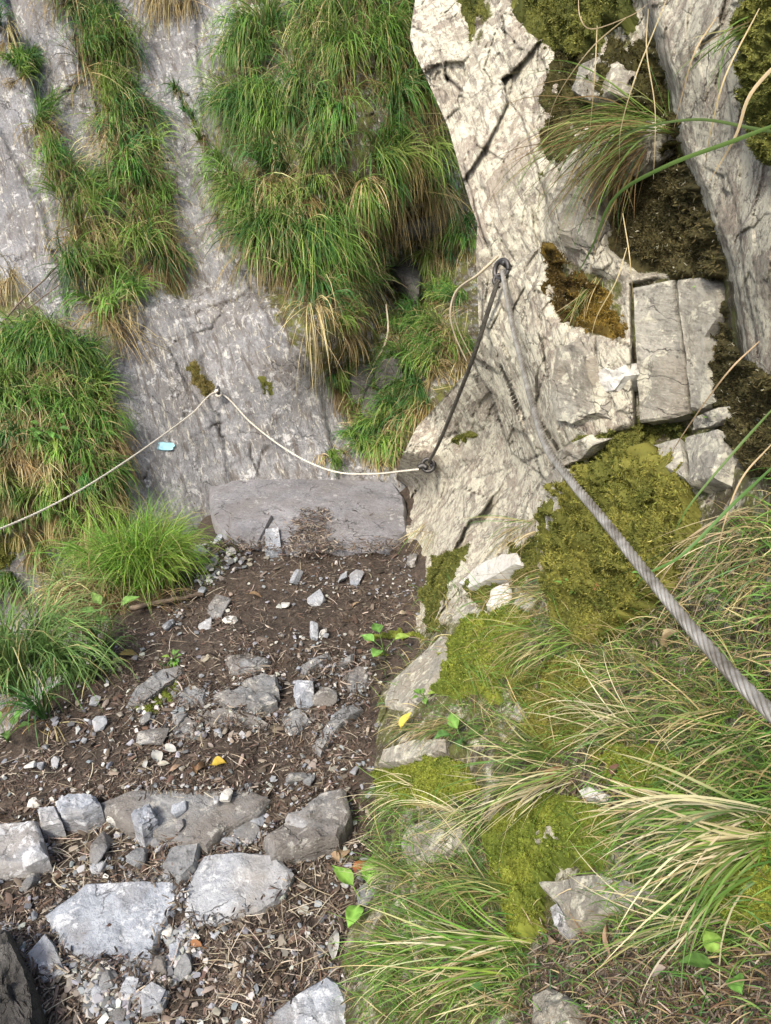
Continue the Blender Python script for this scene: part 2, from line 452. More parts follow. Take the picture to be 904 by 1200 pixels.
D1 = D.ravel() + (0.5 * r1 + c1 * gate * 0.6) + (r2 + 0.6 * c2) * (0.7 + 2.0 * rough_z) + 0.006 * n3 + 0.03 * rough_z * fbm(X0 * 5, 4, 51)
crack = np.clip(crk.ravel() * 1.0 + e1 * gate * 0.35 + 0.25 * e2 * gate, 0, 1)
soil = np.maximum.reduce([np.exp(-(ga / 20) ** 2) * up_, np.exp(-(gb / 9) ** 2) * up_ * 0.55,
                          polymask(CX, CY, [(275, -50), (250, 90), (262, 280), (330, 400), (360, 430), (440, 560), (600, 560), (640, -50)], 20) * 0.62,
                          polymask(CX, CY, [(-50, 400), (60, 400), (130, 440), (150, 560), (160, 640), (60, 650), (-50, 650)], 14) * 0.7,
                          0.9 * np.exp(-(linedist(CX, CY, [(-20, 330), (30, 370), (75, 420)]) / 26) ** 2),
                          0.6 * polymask(CX, CY, [(230, 432), (238, 425), (250, 458), (236, 462)], 5),
                          0.6 * polymask(CX, CY, [(195, 95), (206, 95), (246, 165), (240, 175)], 5)]).ravel()
CP = P(CX.ravel(), CY.ravel(), D1)
o = obj('cliff', CP, gridfaces(*shp), M['cliff'], attrs={'crack': crack, 'soil': soil}, vecs={'sc': S0 * np.array([0.8, 1.3, 1.3])})
o['kind'] = 'structure'
CPG = CP.reshape(shp + (3,))
CDG = D1.reshape(shp)

# ================================================================== the rock face on the right
def dp(px, py): return float(path_hit(px, py)[1][0])
EDGE = [(-160, 478), (0, 488), (25, 484), (45, 482), (60, 486), (100, 505), (150, 527), (200, 541), (240, 553), (262, 561), (300, 559), (335, 561), (400, 563), (425, 556), (440, 545), (470, 518), (500, 490), (540, 470), (562, 466),
        (600, 474), (640, 492), (700, 494), (745, 490), (790, 455), (830, 442), (880, 432), (940, 434), (1000, 432), (1100, 402), (1200, 384), (1360, 350)]
def Lx(py):
    py = np.asarray(py, float); z_ = np.zeros_like(py)
    return np.interp(py, [e[0] for e in EDGE], [e[1] for e in EDGE]) + sstep(py, 620, 760) * (13 * vnoise(np.stack([py / 42, z_, z_], -1), 12) + 6 * vnoise(np.stack([py / 14, z_, z_], -1), 13))
ctrl = [(478, -160, 2.75), (488, 0, 2.65), (482, 45, 2.55), (505, 100, 2.46), (541, 200, 2.36), (560, 300, 2.28), (563, 400, 2.38), (556, 425, 2.5), (518, 470, 2.9), (490, 500, 3.2), (470, 545, 3.5)]
for px, py in ((466, 562), (474, 600), (492, 640), (494, 700), (490, 745), (455, 790), (442, 830), (432, 880), (434, 940), (432, 1000), (402, 1100), (384, 1200), (350, 1360)):
    ctrl.append((px, py, dp(px, py) + (0.02 if py > 580 else -0.12)))
ctrl += [(590, 315, 2.22), (600, 100, 2.25), (600, 0, 2.35), (620, 200, 2.10), (600, 450, 2.28), (560, 520, 2.8), (535, 600, 2.98), (620, 560, 2.30),
         (640, 400, 2.02), (640, 500, 2.06), (700, 300, 1.86), (700, 100, 1.92), (760, 200, 1.78), (750, 400, 1.75), (820, 420, 1.62), (800, 520, 1.64), (860, 300, 1.42), (800, 50, 1.58),
         (904, 0, 1.28), (904, 300, 1.24), (904, 500, 1.24), (904, 700, 1.08), (1150, -160, 0.8), (1150, 300, 0.72), (1150, 600, 0.68), (1150, 900, 0.58), (1150, 1360, 0.5),
         (540, 660, 2.70), (585, 690, 2.42), (530, 730, 2.48), (600, 780, 2.02), (520, 820, 2.12), (640, 630, 2.12), (640, 740, 1.90), (740, 640, 1.62), (800, 600, 1.52), (740, 770, 1.60), (700, 850, 1.55), (600, 900, 1.72),
         (520, 900, 1.93), (820, 850, 1.22), (904, 850, 1.0), (904, 1000, 0.93), (760, 950, 1.28), (650, 1000, 1.50), (560, 1000, 1.63), (480, 1000, 1.79), (480, 1100, 1.60), (560, 1100, 1.48), (650, 1100, 1.32),
         (760, 1100, 1.13), (904, 1200, 0.84), (650, 1200, 1.18), (500, 1200, 1.40), (700, -160, 2.0), (650, 1360, 1.0), (450, 1360, 1.25)]
rf = RBF(ctrl)
NWR = 70
rpy = np.arange(-160, 1362, 2.2); nr = len(rpy)
ncol = 330
u = np.linspace(0, 1, ncol) ** 1.12
LL = Lx(rpy)
RX = LL[:, None] + u[None, :] * (1150 - LL)[:, None]
RY = np.repeat(rpy[:, None], ncol, 1)
Dm = rf(RX, RY)
# big relief
warp = 10 * fbm(np.stack([RX / 55, RY / 55, RX * 0], -1), 3, 71)
wx, wy = RX + warp, RY + 0.6 * warp
but = linedist(wx, wy, [(735, -160), (757, 0), (785, 110), (800, 180), (828, 250), (856, 340), (868, 420), (930, 480)])      # near buttress on the right
Dm -= 0.09 * sstep(but, -10, 10) * sstep(-RY, -520, -440)
crev = np.maximum(polymask(wx, wy, [(700, 205), (735, 222), (775, 195), (800, 165), (828, 235), (860, 320), (852, 340), (800, 326), (752, 322), (718, 295)], 9), 0.75 * polymask(wx, wy, [(612, -160), (606, 5), (640, 45), (655, 100), (640, 185), (655, 195), (670, 130), (700, 60), (735, 60), (770, 130), (800, 160), (775, 60), (745, -60)], 10))
Dm += 0.06 * crev
blk1 = polymask(wx, wy, [(640, 215), (668, 170), (690, 150), (694, 210), (700, 260), (690, 300), (650, 280)], 6)
blk2 = polymask(wx, wy, [(706, 165), (740, 150), (770, 152), (768, 195), (745, 215), (720, 205)], 4)
blk3 = polymask(wx, wy, [(670, 95), (700, 60), (720, 70), (718, 110), (690, 120)], 5)
Dm -= 0.03 * blk1 + 0.04 * blk2 + 0.03 * blk3
och = polymask(wx, wy, [(638, 285), (665, 300), (700, 320), (735, 330), (738, 400), (690, 395), (650, 372)], 8)
Dm += 0.03 * och
slot = np.maximum(polymask(wx, wy, [(838, 330), (862, 330), (880, 440), (905, 500), (880, 560), (846, 520), (830, 440)], 7), polymask(wx, wy, [(690, 520), (750, 498), (808, 486), (842, 474), (846, 500), (800, 512), (755, 524), (740, 545), (690, 550)], 5))
Dm += 0.04 * slot
niche = polymask(RX, RY, [(739, 333), (770, 325), (846, 330), (845, 372), (831, 400), (842, 470), (847, 502), (850, 525), (838, 566), (800, 572), (765, 550), (752, 522), (745, 500), (741, 420)], 3)
Dm += 0.045 * niche
ledge = linedist(wx, RY, [(470, 640), (520, 615), (580, 575), (640, 545), (700, 520), (760, 508)])          # foot of the wall: ground below stands out
Dm -= 0.05 * sstep(ledge, 14, -14) * 0
cr_l = 0
wfr = 2.2 * fbm(np.stack([RX / 12, RY / 16, RX * 0], -1), 3, 28); gfr = 0.25 + 0.75 * sstep(fbm(np.stack([RX / 30, RY / 30, RX * 0], -1), 3, 29), -0.25, 0.2)
for pts, wd, dep in (([(511, 45), (518, 70), (524, 95)], 2.2, 0.05), ([(524, 92), (541, 105), (545, 120)], 3.0, 0.05), ([(560, 560), (620, 540), (655, 522)], 2.5, 0.03), ([(480, 30), (505, 40), (512, 48)], 2.0, 0.03),
                 ([(640, 560), (645, 590), (640, 620)], 3.0, 0.05), ([(565, 330), (567, 430), (590, 520)], 1.6, 0.012), ([(612, 320), (640, 430), (668, 520)], 2.0, 0.02),
                 ([(590, 20), (600, 90), (640, 230), (650, 290)], 2.2, 0.02), ([(700, 395), (698, 430), (705, 470)], 2.0, 0.03), ([(530, 150), (560, 260), (575, 300)], 1.8, 0.015)):
    g = np.abs(linedist(RX + 0.25 * warp + wfr, RY, pts))
    w_ = np.exp(-(g / (0.62 * wd)) ** 2) * gfr; cr_l = np.maximum(cr_l, w_); Dm += 0.4 * dep * w_
X0 = P(RX, RY, Dm).reshape(-1, 3)
A_, B_ = P(np.array(505.), np.array(60.), np.array(2.55)), P(np.array(668.), np.array(500.), np.array(2.0))
sdir = norm(B_ - A_); nv = norm(np.cross(sdir, np.array([0.3, 1, 0.1]))); acr = np.cross(nv, sdir)
S0 = np.stack([X0 @ sdir, X0 @ acr, X0 @ nv], -1)
# low on the left the bedding fans out the other way
A2, B2 = P(np.array(480.), np.array(560.), np.array(3.3)), P(np.array(560.), np.array(450.), np.array(2.6))
sd2 = norm(B2 - A2); nv2 = norm(np.cross(sd2, np.array([0.3, 1, 0.1]))); ac2 = np.cross(nv2, sd2)
S2 = np.stack([X0 @ sd2, X0 @ ac2, X0 @ nv2], -1)
fan_m = polymask(RX + 0.7 * warp, RY + 0.7 * warp, [(400, 640), (480, 470), (555, 425), (580, 470), (600, 530), (640, 560), (600, 620), (520, 700)], 3).ravel() > 0.5
S0 = np.where(fan_m[:, None], S2, S0)
wob = 0.008 * np.stack([fbm(X0 * 5, 3, 80), fbm(X0 * 5, 3, 81), fbm(X0 * 5, 3, 82)], -1)
fx = RX.ravel(); fy = RY.ravel()
r1, c1, e1 = facet((S0 + wob) * np.array([2.1, 3.3, 3.3]), 15, 0.026, 0.060, 0.0, 0.022)
r2, c2, e2 = facet((S0 + 0.6 * wob) * np.array([5, 9, 9]), 18, 0.008, 0.017, 0.0015, 0.045)
r3, c3, e3 = facet((S0 + 0.6 * wob) * np.array([18, 27, 27]), 22, 0.003, 0.009, 0.001, 0.1)
low = sstep(fy + 0.55 * (fx - 640), 610, 680)                         # the soft slope below the wall
right_b = sstep(but.ravel(), -5, 30) * (1 - low)
k1 = (1 - 0.75 * low); 
crevr = np.maximum(crev, slot).ravel()
amp_near = np.clip(Dm.ravel() / 2.2, 0.45, 1.0)
kn = 1 - 0.8 * niche.ravel()
disp = kn * (1.1 * r1 + c1) * k1 * (1 - 0.2 * right_b) + (r2 + c2) * (1 - 0.5 * low) * (1 - 0.4 * right_b) + r3 + 0.006 * fbm(X0 * 14, 5, 90) + crevr * 0.025 * fbm(X0 * 16, 5, 93) + 0.02 * low * fbm(X0 * 6, 4, 91)
rb1, _c, eb1 = facet(X0 * np.array([6.0, 5.0, 4.5]) + 0.1 * wob, 35, 0.018, 0.045, 0.0, 0.03)
rb2, _c, eb2 = facet(X0 * 15, 36, 0.006, 0.016, 0.0, 0.05)
disp = disp * (1 - 0.75 * right_b) + right_b * (rb1 + rb2 + 0.008 * fbm(X0 * 16, 5, 94))
D2 = Dm.ravel() + disp * amp_near
crack = np.clip(np.asarray(cr_l).ravel() * 1.0 + (0.5 * e1 + 0.2 * e2) * (1 - low) * sstep(fbm(X0 * 4, 3, 95), -0.25, 0.35), 0, 1)
soil = np.maximum.reduce([0.75 * crev.ravel() * (1 - blk1.ravel()) * (1 - blk2.ravel()) * (1 - blk3.ravel()), 0.62 * och.ravel(), 0.8 * slot.ravel(), 0.62 * low, 0.8 * niche.ravel(),  # niche term darkens the gaps left around the cut blocks
                          0.5 * polymask(RX, RY, [(870, -160), (920, -160), (920, 220), (885, 190), (878, 90)], 12).ravel(),
                          0.55 * polymask(RX, RY, [(535, -160), (570, -160), (580, 20), (560, 60), (545, 10)], 9).ravel()])
crack = np.clip(crack * (1 - right_b) + right_b * (0.6 * eb1 + 0.2 * eb2), 0, 1)
soil = soil - 0.35 * polymask(RX, RY, [(460, 560), (560, 560), (660, 520), (660, 560), (600, 640), (560, 700), (500, 720), (480, 640)], 14).ravel()
FM = P(fx, fy, D2).reshape(nr, ncol, 3)
# wrap round the left edge: back behind the wall above, down into the ground below
tt = np.linspace(1, 0, NWR, endpoint=False)
back = sstep(-rpy, -610, -550)
wp = np.zeros((nr, NWR, 3))
for j, t in enumerate(tt):
    sh = back * (6 * math.sqrt(t) - 2 + 30 * t * t) - (1 - back) * 60 * t
    dd = D2.reshape(nr, ncol)[:, 0] + back * (0.12 * t + 1.7 * t * t) + (1 - back) * 0.35 * t
    nz = 0.05 * fbm(np.stack([rpy / 40, np.full(nr, t * 9), np.zeros(nr)], -1), 5, 99) + 0.5 * facet(np.stack([rpy / 60, np.full(nr, t * 6), np.zeros(nr)], -1), 98, 0.05, 0.09, 0, 0.1)[0]
    wp[:, j] = P(LL + sh, rpy, dd + nz * min(1, 4 * t))
ALL = np.concatenate([wp, FM], 1)
nt_ = NWR + ncol
def padw(a): 
    a = a.reshape(nr, ncol); return np.concatenate([np.repeat(a[:, :1], NWR, 1), a], 1).ravel()
XA = ALL.reshape(-1, 3)
SA = np.where(padw(fan_m.astype(float))[:, None] > 0.5, np.stack([XA @ sd2, XA @ ac2, XA @ nv2], -1), np.stack([XA @ sdir, XA @ acr, XA @ nv], -1))
o = obj('rock_face', XA, gridfaces(nr, nt_), M['face'], attrs={'crack': padw(crack), 'soil': padw(soil)}, vecs={'sc': np.where(padw(right_b)[:, None] > 0.5, XA * 2.4, SA * np.array([1.2, 2.4, 2.4]))})
o['kind'] = 'structure'
FDG = D2.reshape(nr, ncol)

# ------------------------------------------------------------------ looking points up on the three surfaces
def depth_at(px, py, s):
    px = np.atleast_1d(np.asarray(px, float)); py = np.atleast_1d(np.asarray(py, float))
    if s == 'path': return path_hit(px, py)[1]
    if s == 'cliff':
        a = np.clip((px + 260) / 2.0, 0, shp[1] - 1.001); b = np.clip((py + 160) / 2.0, 0, shp[0] - 1.001); G = CDG
    else:
        L = Lx(py); uu = np.clip((px - L) / (1150 - L), 0, 0.9999) ** (1 / 1.12)
        a = np.clip(uu * (ncol - 1), 0, ncol - 1.001); b = np.clip((py + 160) / 2.2, 0, nr - 1.001); G = FDG
    ia, ib = a.astype(int), b.astype(int); fa, fb = a - ia, b - ib
    return (G[ib, ia] * (1 - fa) + G[ib, ia + 1] * fa) * (1 - fb) + (G[ib + 1, ia] * (1 - fa) + G[ib + 1, ia + 1] * fa) * fb

def at(px, py, s, lift=0.0):
    """points on a surface and smoothed normals there"""
    px = np.atleast_1d(np.asarray(px, float)); py = np.atleast_1d(np.asarray(py, float))
    p = P(px, py, depth_at(px, py, s))
    e = 9.0
    a = P(px + e, py, depth_at(px + e, py, s)) - P(px - e, py, depth_at(px - e, py, s))
    b = P(px, py - e, depth_at(px, py - e, s)) - P(px, py + e, depth_at(px, py + e, s))
    n = norm(np.cross(a, b))
    n = np.where(((n * (CAM - p)).sum(-1) < 0)[:, None], -n, n)
    return p + n * lift, n
# ================================================================== builders
def tint(base, n, v=0.18, rng=RNG):
    b = np.asarray(base, float)
    k = 1 + v * rng.standard_normal((n, 1))
    return np.clip(b * k * (1 + 0.03 * rng.standard_normal((n, 3))), 0.004, 0.9)

DOWN = np.array([0, 0, -1.0])
GREENS = [(0.092, 0.215, 0.046), (0.130, 0.258, 0.055), (0.060, 0.165, 0.050), (0.180, 0.285, 0.070)]
STRAWS = [(0.45, 0.365, 0.175), (0.58, 0.50, 0.27), (0.26, 0.20, 0.10), (0.37, 0.295, 0.14)]

def blades(root, d0, length, width, grav, c0, c1, K=6, curl=0.12, rng=RNG, wind=None):
    """tapered ribbons, one per root: start direction d0 bending down under grav (all arrays of N)"""
    n = len(root)
    g = np.broadcast_to(np.asarray(grav, float), (n,))
    pts = np.zeros((n, K + 1, 3)); dirs = np.zeros((n, K + 1, 3))
    p = root.copy(); d = norm(d0); kink = rng.standard_normal((n, 3)) * curl
    st = (length / K)
    for k in range(K + 1):
        pts[:, k] = p; dirs[:, k] = d
        p = p + d * st[:, None]
        d = norm(d + DOWN * (g / K)[:, None] * (0.4 + 1.3 * k / K) + kink / K)
    side = norm(np.cross(dirs[:, 0], rng.standard_normal((n, 3)) + 0.0))
    fr = np.linspace(0, 1, K + 1)
    wd = (0.55 + 0.45 * np.sin(np.minimum(fr * 2.6, np.pi / 2))) * (1 - fr ** 2.2) ** 0.8 + 0.06
    sd = side[:, None, :] - (side[:, None, :] * dirs).sum(-1, keepdims=True) * dirs
    sd = norm(sd) * (width[:, None] * wd[None, :] * 0.5)[..., None]
    V = np.stack([pts - sd, pts + sd], 2).reshape(-1, 3)
    i = np.arange(n)[:, None] * (2 * (K + 1)) + np.arange(K)[None, :] * 2
    F = np.stack([i, i + 1, i + 3, i + 2], -1).reshape(-1, 4)
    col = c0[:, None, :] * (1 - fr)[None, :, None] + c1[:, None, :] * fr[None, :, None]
    col = np.repeat(col[:, :, None, :], 2, 2).reshape(-1, 3)
    return V, F, col

def joinb(parts):
    V, F, C, o = [], [], [], 0
    for v, f, c in parts:
        V.append(v); F.append(f + o); C.append(c); o += len(v)
    return np.concatenate(V), np.concatenate(F), np.concatenate(C)

def pick(cols, n, v, rng):
    return tint(np.asarray(cols)[rng.integers(0, len(cols), n)], n, v, rng)

_seed = [100]
def clumps(n, per, rng):
    nc = max(1, n // per); return nc, rng.integers(0, nc, n)

def hang_tuft(px, py, rx, ry, lpx, n, gf, label, group=None, s='cliff', name='grass_tuft', cat='grass tuft', green=None, up=0.3, straw_len=1.0, wmul=1.0, sway=0.0, fan=0.12):
    """a tuft rooted in the rock: green locks arch out above, dead straw hangs in locks below them"""
    _seed[0] += 1; rng = np.random.default_rng(_seed[0])
    d = depth_at(np.array([px]), np.array([py]), s)[0]
    L = lpx * d / FPX * 0.98; wmul = wmul * 0.82
    n = int(n * 0.95)
    if green is None: gf = gf * (0.8 if gf < 0.93 else 0.92)
    ng = int(n * gf); out = []
    bright = 1 + 0.16 * rng.standard_normal(); 
    def roots(m, dy, per):
        nc, ci = clumps(m, per, rng)
        a = rng.uniform(0, 2 * np.pi, nc); r = np.sqrt(rng.uniform(0, 1, nc))
        cx = px + rx * r * np.cos(a); cy = py + dy + ry * r * np.sin(a)
        j = rng.standard_normal((m, 2)) * np.array([rx * 0.13, ry * 0.13])
        return cx[ci] + j[:, 0], cy[ci] + j[:, 1], ci, nc
    nm = None
    if ng:
        qx, qy, ci, nc = roots(ng, -0.25 * ry, 26)
        p, nn = at(qx, qy, s); nm = norm(nn.mean(0) + np.array([0, -0.3, 0]))
        lean = ((qx - px) / max(rx, 1))[:, None] * RT
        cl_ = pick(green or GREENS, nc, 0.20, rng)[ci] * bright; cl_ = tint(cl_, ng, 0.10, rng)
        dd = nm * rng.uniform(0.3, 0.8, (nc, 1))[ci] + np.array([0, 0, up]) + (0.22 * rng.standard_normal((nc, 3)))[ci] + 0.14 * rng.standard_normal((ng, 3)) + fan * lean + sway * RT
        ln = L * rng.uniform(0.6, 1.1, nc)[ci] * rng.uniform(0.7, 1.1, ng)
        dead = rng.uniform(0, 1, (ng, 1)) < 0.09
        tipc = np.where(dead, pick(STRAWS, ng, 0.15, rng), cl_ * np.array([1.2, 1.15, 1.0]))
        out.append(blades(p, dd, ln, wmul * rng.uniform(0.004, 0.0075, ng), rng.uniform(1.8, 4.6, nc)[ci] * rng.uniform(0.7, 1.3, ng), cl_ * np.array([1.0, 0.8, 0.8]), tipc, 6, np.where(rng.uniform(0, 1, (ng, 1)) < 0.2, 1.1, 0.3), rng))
    nd = n - ng
    if nd:
        qx, qy, ci, nc = roots(nd, 0.55 * ry, 18)
        p, nn = at(qx, qy, s); nm = norm(nn.mean(0) + np.array([0, -0.3, 0])) if nm is None else nm
        lean = ((qx - px) / max(rx, 1))[:, None] * RT
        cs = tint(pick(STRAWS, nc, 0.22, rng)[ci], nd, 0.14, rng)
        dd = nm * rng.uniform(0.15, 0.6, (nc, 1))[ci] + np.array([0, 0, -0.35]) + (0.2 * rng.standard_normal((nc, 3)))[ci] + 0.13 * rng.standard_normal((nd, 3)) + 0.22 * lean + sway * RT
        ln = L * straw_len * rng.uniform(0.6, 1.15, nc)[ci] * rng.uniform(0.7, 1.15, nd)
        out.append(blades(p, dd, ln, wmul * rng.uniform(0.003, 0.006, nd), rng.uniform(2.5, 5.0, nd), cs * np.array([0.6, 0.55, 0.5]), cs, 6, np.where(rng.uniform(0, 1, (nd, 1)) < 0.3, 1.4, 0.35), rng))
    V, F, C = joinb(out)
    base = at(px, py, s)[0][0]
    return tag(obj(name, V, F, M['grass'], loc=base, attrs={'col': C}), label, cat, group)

def sweep_tuft(px, py, ang, lpx, n, label, s='face', spread=0.35, rx=10, ry=8, gf=0.6, width=0.003, grav=1.2, out=0.35, group=None, name='grass_tuft', cat='grass tuft', lift=0.0, green=None, straw=None, lvar=0.45):
    """a tuft whose blades all sweep one way; ang in degrees in the picture plane, 0 = right, 90 = up"""
    _seed[0] += 1; rng = np.random.default_rng(_seed[0])
    n = int(n * 0.62); width = width * 0.78
    nc, ci = clumps(n, 9, rng)
    a = rng.uniform(0, 2 * np.pi, nc)[ci]; r = np.sqrt(rng.uniform(0, 1, nc))[ci]
    p, nn = at(px + rx * r * np.cos(a) + 2 * rng.standard_normal(n), py + ry * r * np.sin(a) + 2 * rng.standard_normal(n), s, lift)
    d = depth_at(np.array([px]), np.array([py]), s)[0]
    L = lpx * d / FPX * rng.uniform(1 - lvar, 1.1, n) * rng.uniform(0.6, 1.05, nc)[ci]
    an = np.radians(ang) + 1.25 * spread * rng.standard_normal(nc)[ci] + 0.55 * spread * rng.standard_normal(n)
    dd = np.cos(an)[:, None] * RT + np.sin(an)[:, None] * UP + out * (0.6 + 0.5 * rng.standard_normal((n, 1))) * norm(nn.mean(0)) + 0.1 * rng.standard_normal((n, 3))
    isg = rng.uniform(0, 1, n) < gf
    cg = pick(green or GREENS, n, 0.18, rng); cs = pick(straw or STRAWS, n, 0.18, rng)
    c0 = np.where(isg[:, None], cg * np.array([1.15, 0.95, 0.9]), cs * 0.8); c1 = np.where(isg[:, None], np.where(rng.uniform(0, 1, (n, 1)) < 0.25, cs, cg), cs)
    V, F, C = blades(p, dd, L, width * rng.uniform(0.6, 1.25, n), grav * rng.uniform(0.6, 1.4, n), c0, c1, 9, 0.6, rng)
    base = at(px, py, s)[0][0]
    return tag(obj(name, V, F, M['grass'], loc=base, attrs={'col': C}), label, cat, group)

def in_poly(poly, n, rng, soft=0):
    poly = np.asarray(poly, float); lo, hi = poly.min(0) - soft, poly.max(0) + soft
    o = np.zeros((0, 2))
    while len(o) < n:
        q = rng.uniform(lo, hi, (n * 2, 2))
        w_ = 7 * fbm(np.stack([q[:, 0] / 14, q[:, 1] / 14, q[:, 0] * 0 + 3], -1), 3, 7)
        m = polymask(q[:, 0] + w_, q[:, 1] + w_, poly, max(soft, 0.1))
        o = np.concatenate([o, q[m > rng.uniform(0.02, 1, len(q))]])
    return o[:n]

def moss(poly, thick, n, cols, label, s='face', size=0.006, cat='moss', name='moss_cushion', bare=0.0):
    """a raised mat that follows the rock, with thousands of little shoots on it"""
    _seed[0] += 1; rng = np.random.default_rng(_seed[0])
    poly = np.asarray(poly, float); lo, hi = poly.min(0) - 8, poly.max(0) + 8
    xs = np.arange(lo[0], hi[0], 1.8); ys = np.arange(lo[1], hi[1], 1.8)
    gx_, gy_ = np.meshgrid(xs, ys); fx_, fy_ = gx_.ravel(), gy_.ravel()
    def wv(x, y): return np.stack([vnoise(np.stack([x / 9, y / 9, x * 0 + k], -1), 3) for k in range(3)], -1)
    def prof(x, y):
        w_ = 17 * fbm(np.stack([x / 20, y / 20, x * 0 + 3], -1), 5, 7, 0.6)
        m = polymask(x + w_, y + w_, poly, 9)
        if bare: m = m * sstep(fbm(np.stack([x / 18, y / 18, x * 0 + 9], -1), 4, _seed[0]), -0.7 + bare, -0.5 + bare)
        lump = 0.35 + 1.0 * (fbm(np.stack([x / 26, y / 26, x * 0], -1), 4, 17) * 0.5 + 0.5) + 0.45 * fbm(np.stack([x / 8, y / 8, x * 0], -1), 3, 19)
        f1c = voro(np.stack([x / 11, y / 11, x * 0], -1) + 0.3 * wv(x, y), 23)[0]; f1d = voro(np.stack([x / 5.5, y / 5.5, x * 0], -1), 24)[0]
        return m, thick * sstep(m, 0.15, 0.9) * lump + sstep(m, 0.2, 0.8) * (0.022 * (0.55 - f1c) + 0.008 * (0.5 - f1d))
    m, hgt = prof(fx_, fy_)
    p, nn = at(fx_, fy_, s)
    nu = norm(nn + np.array([0, 0, 0.4]))
    V = p + nu * (hgt - 0.006 + 0.004 * fbm(p * 60, 3, 5))[:, None]
    mg = m.reshape(gx_.shape); keep = (mg[:-1, :-1] + mg[1:, 1:] + mg[1:, :-1] + mg[:-1, 1:]) > 0.5
    F0 = gridfaces(*gx_.shape, keep=keep)
    cm = np.asarray(cols, float)
    tone = sstep(fbm(p * 14, 5, 31), -0.6, 0.6)[:, None]
    C0 = (cm[0] * (1 - tone) + cm[1] * tone) * 0.8 * (1 + 0.5 * fbm(p * 90, 3, 37))[:, None]
    q = in_poly(poly, int(n * 2.3), rng, 15); mq, hq = prof(q[:, 0], q[:, 1]); q = q[mq > 0.22]; hq = hq[mq > 0.22]
    n = len(q)
    pq, nq = at(q[:, 0], q[:, 1], s); nq = norm(nq + np.array([0, 0, 0.4])); pq = pq + nq * (hq - 0.006)[:, None]
    tq = np.clip(sstep(fbm(pq * 14, 5, 31), -0.6, 0.6) + 0.22 * rng.standard_normal(n), 0, 1)[:, None]
    cq = tint(cm[0] * (1 - tq) + cm[1] * tq, n, 0.25, rng)
    if len(cm) > 2:
        mm = rng.uniform(0, 1, (n, 1)) < (0.10 if max(cm[2]) < 0.37 else 0.02); cq = np.where(mm, cm[2] * rng.uniform(0.6, 1.2, (n, 1)), cq)
    v2, f2, c2 = blades(pq, nq * 0.55 + 0.8 * rng.standard_normal((n, 3)), 0.95 * size * rng.uniform(0.5, 1.6, n), size * rng.uniform(0.55, 1.1, n), 0.3, cq * 0.7, cq * 1.4, 1, 0.3, rng)
    used = np.unique(F0); rm = np.full(len(V), -1); rm[used] = np.arange(len(used))
    V = V[used]; C0 = C0[used]; F0 = rm[F0]
    base = V.mean(0)
    return tag(obj(name, np.concatenate([V, v2]), np.concatenate([F0, f2 + len(V)]), M['moss'], loc=base, attrs={'col': np.concatenate([C0, c2])}), label, cat)

# ---- stones -------------------------------------------------------
def fit_plane(pts):
    c = pts.mean(0); u_, s_, vt = np.linalg.svd(pts - c)
    return c, vt[2]

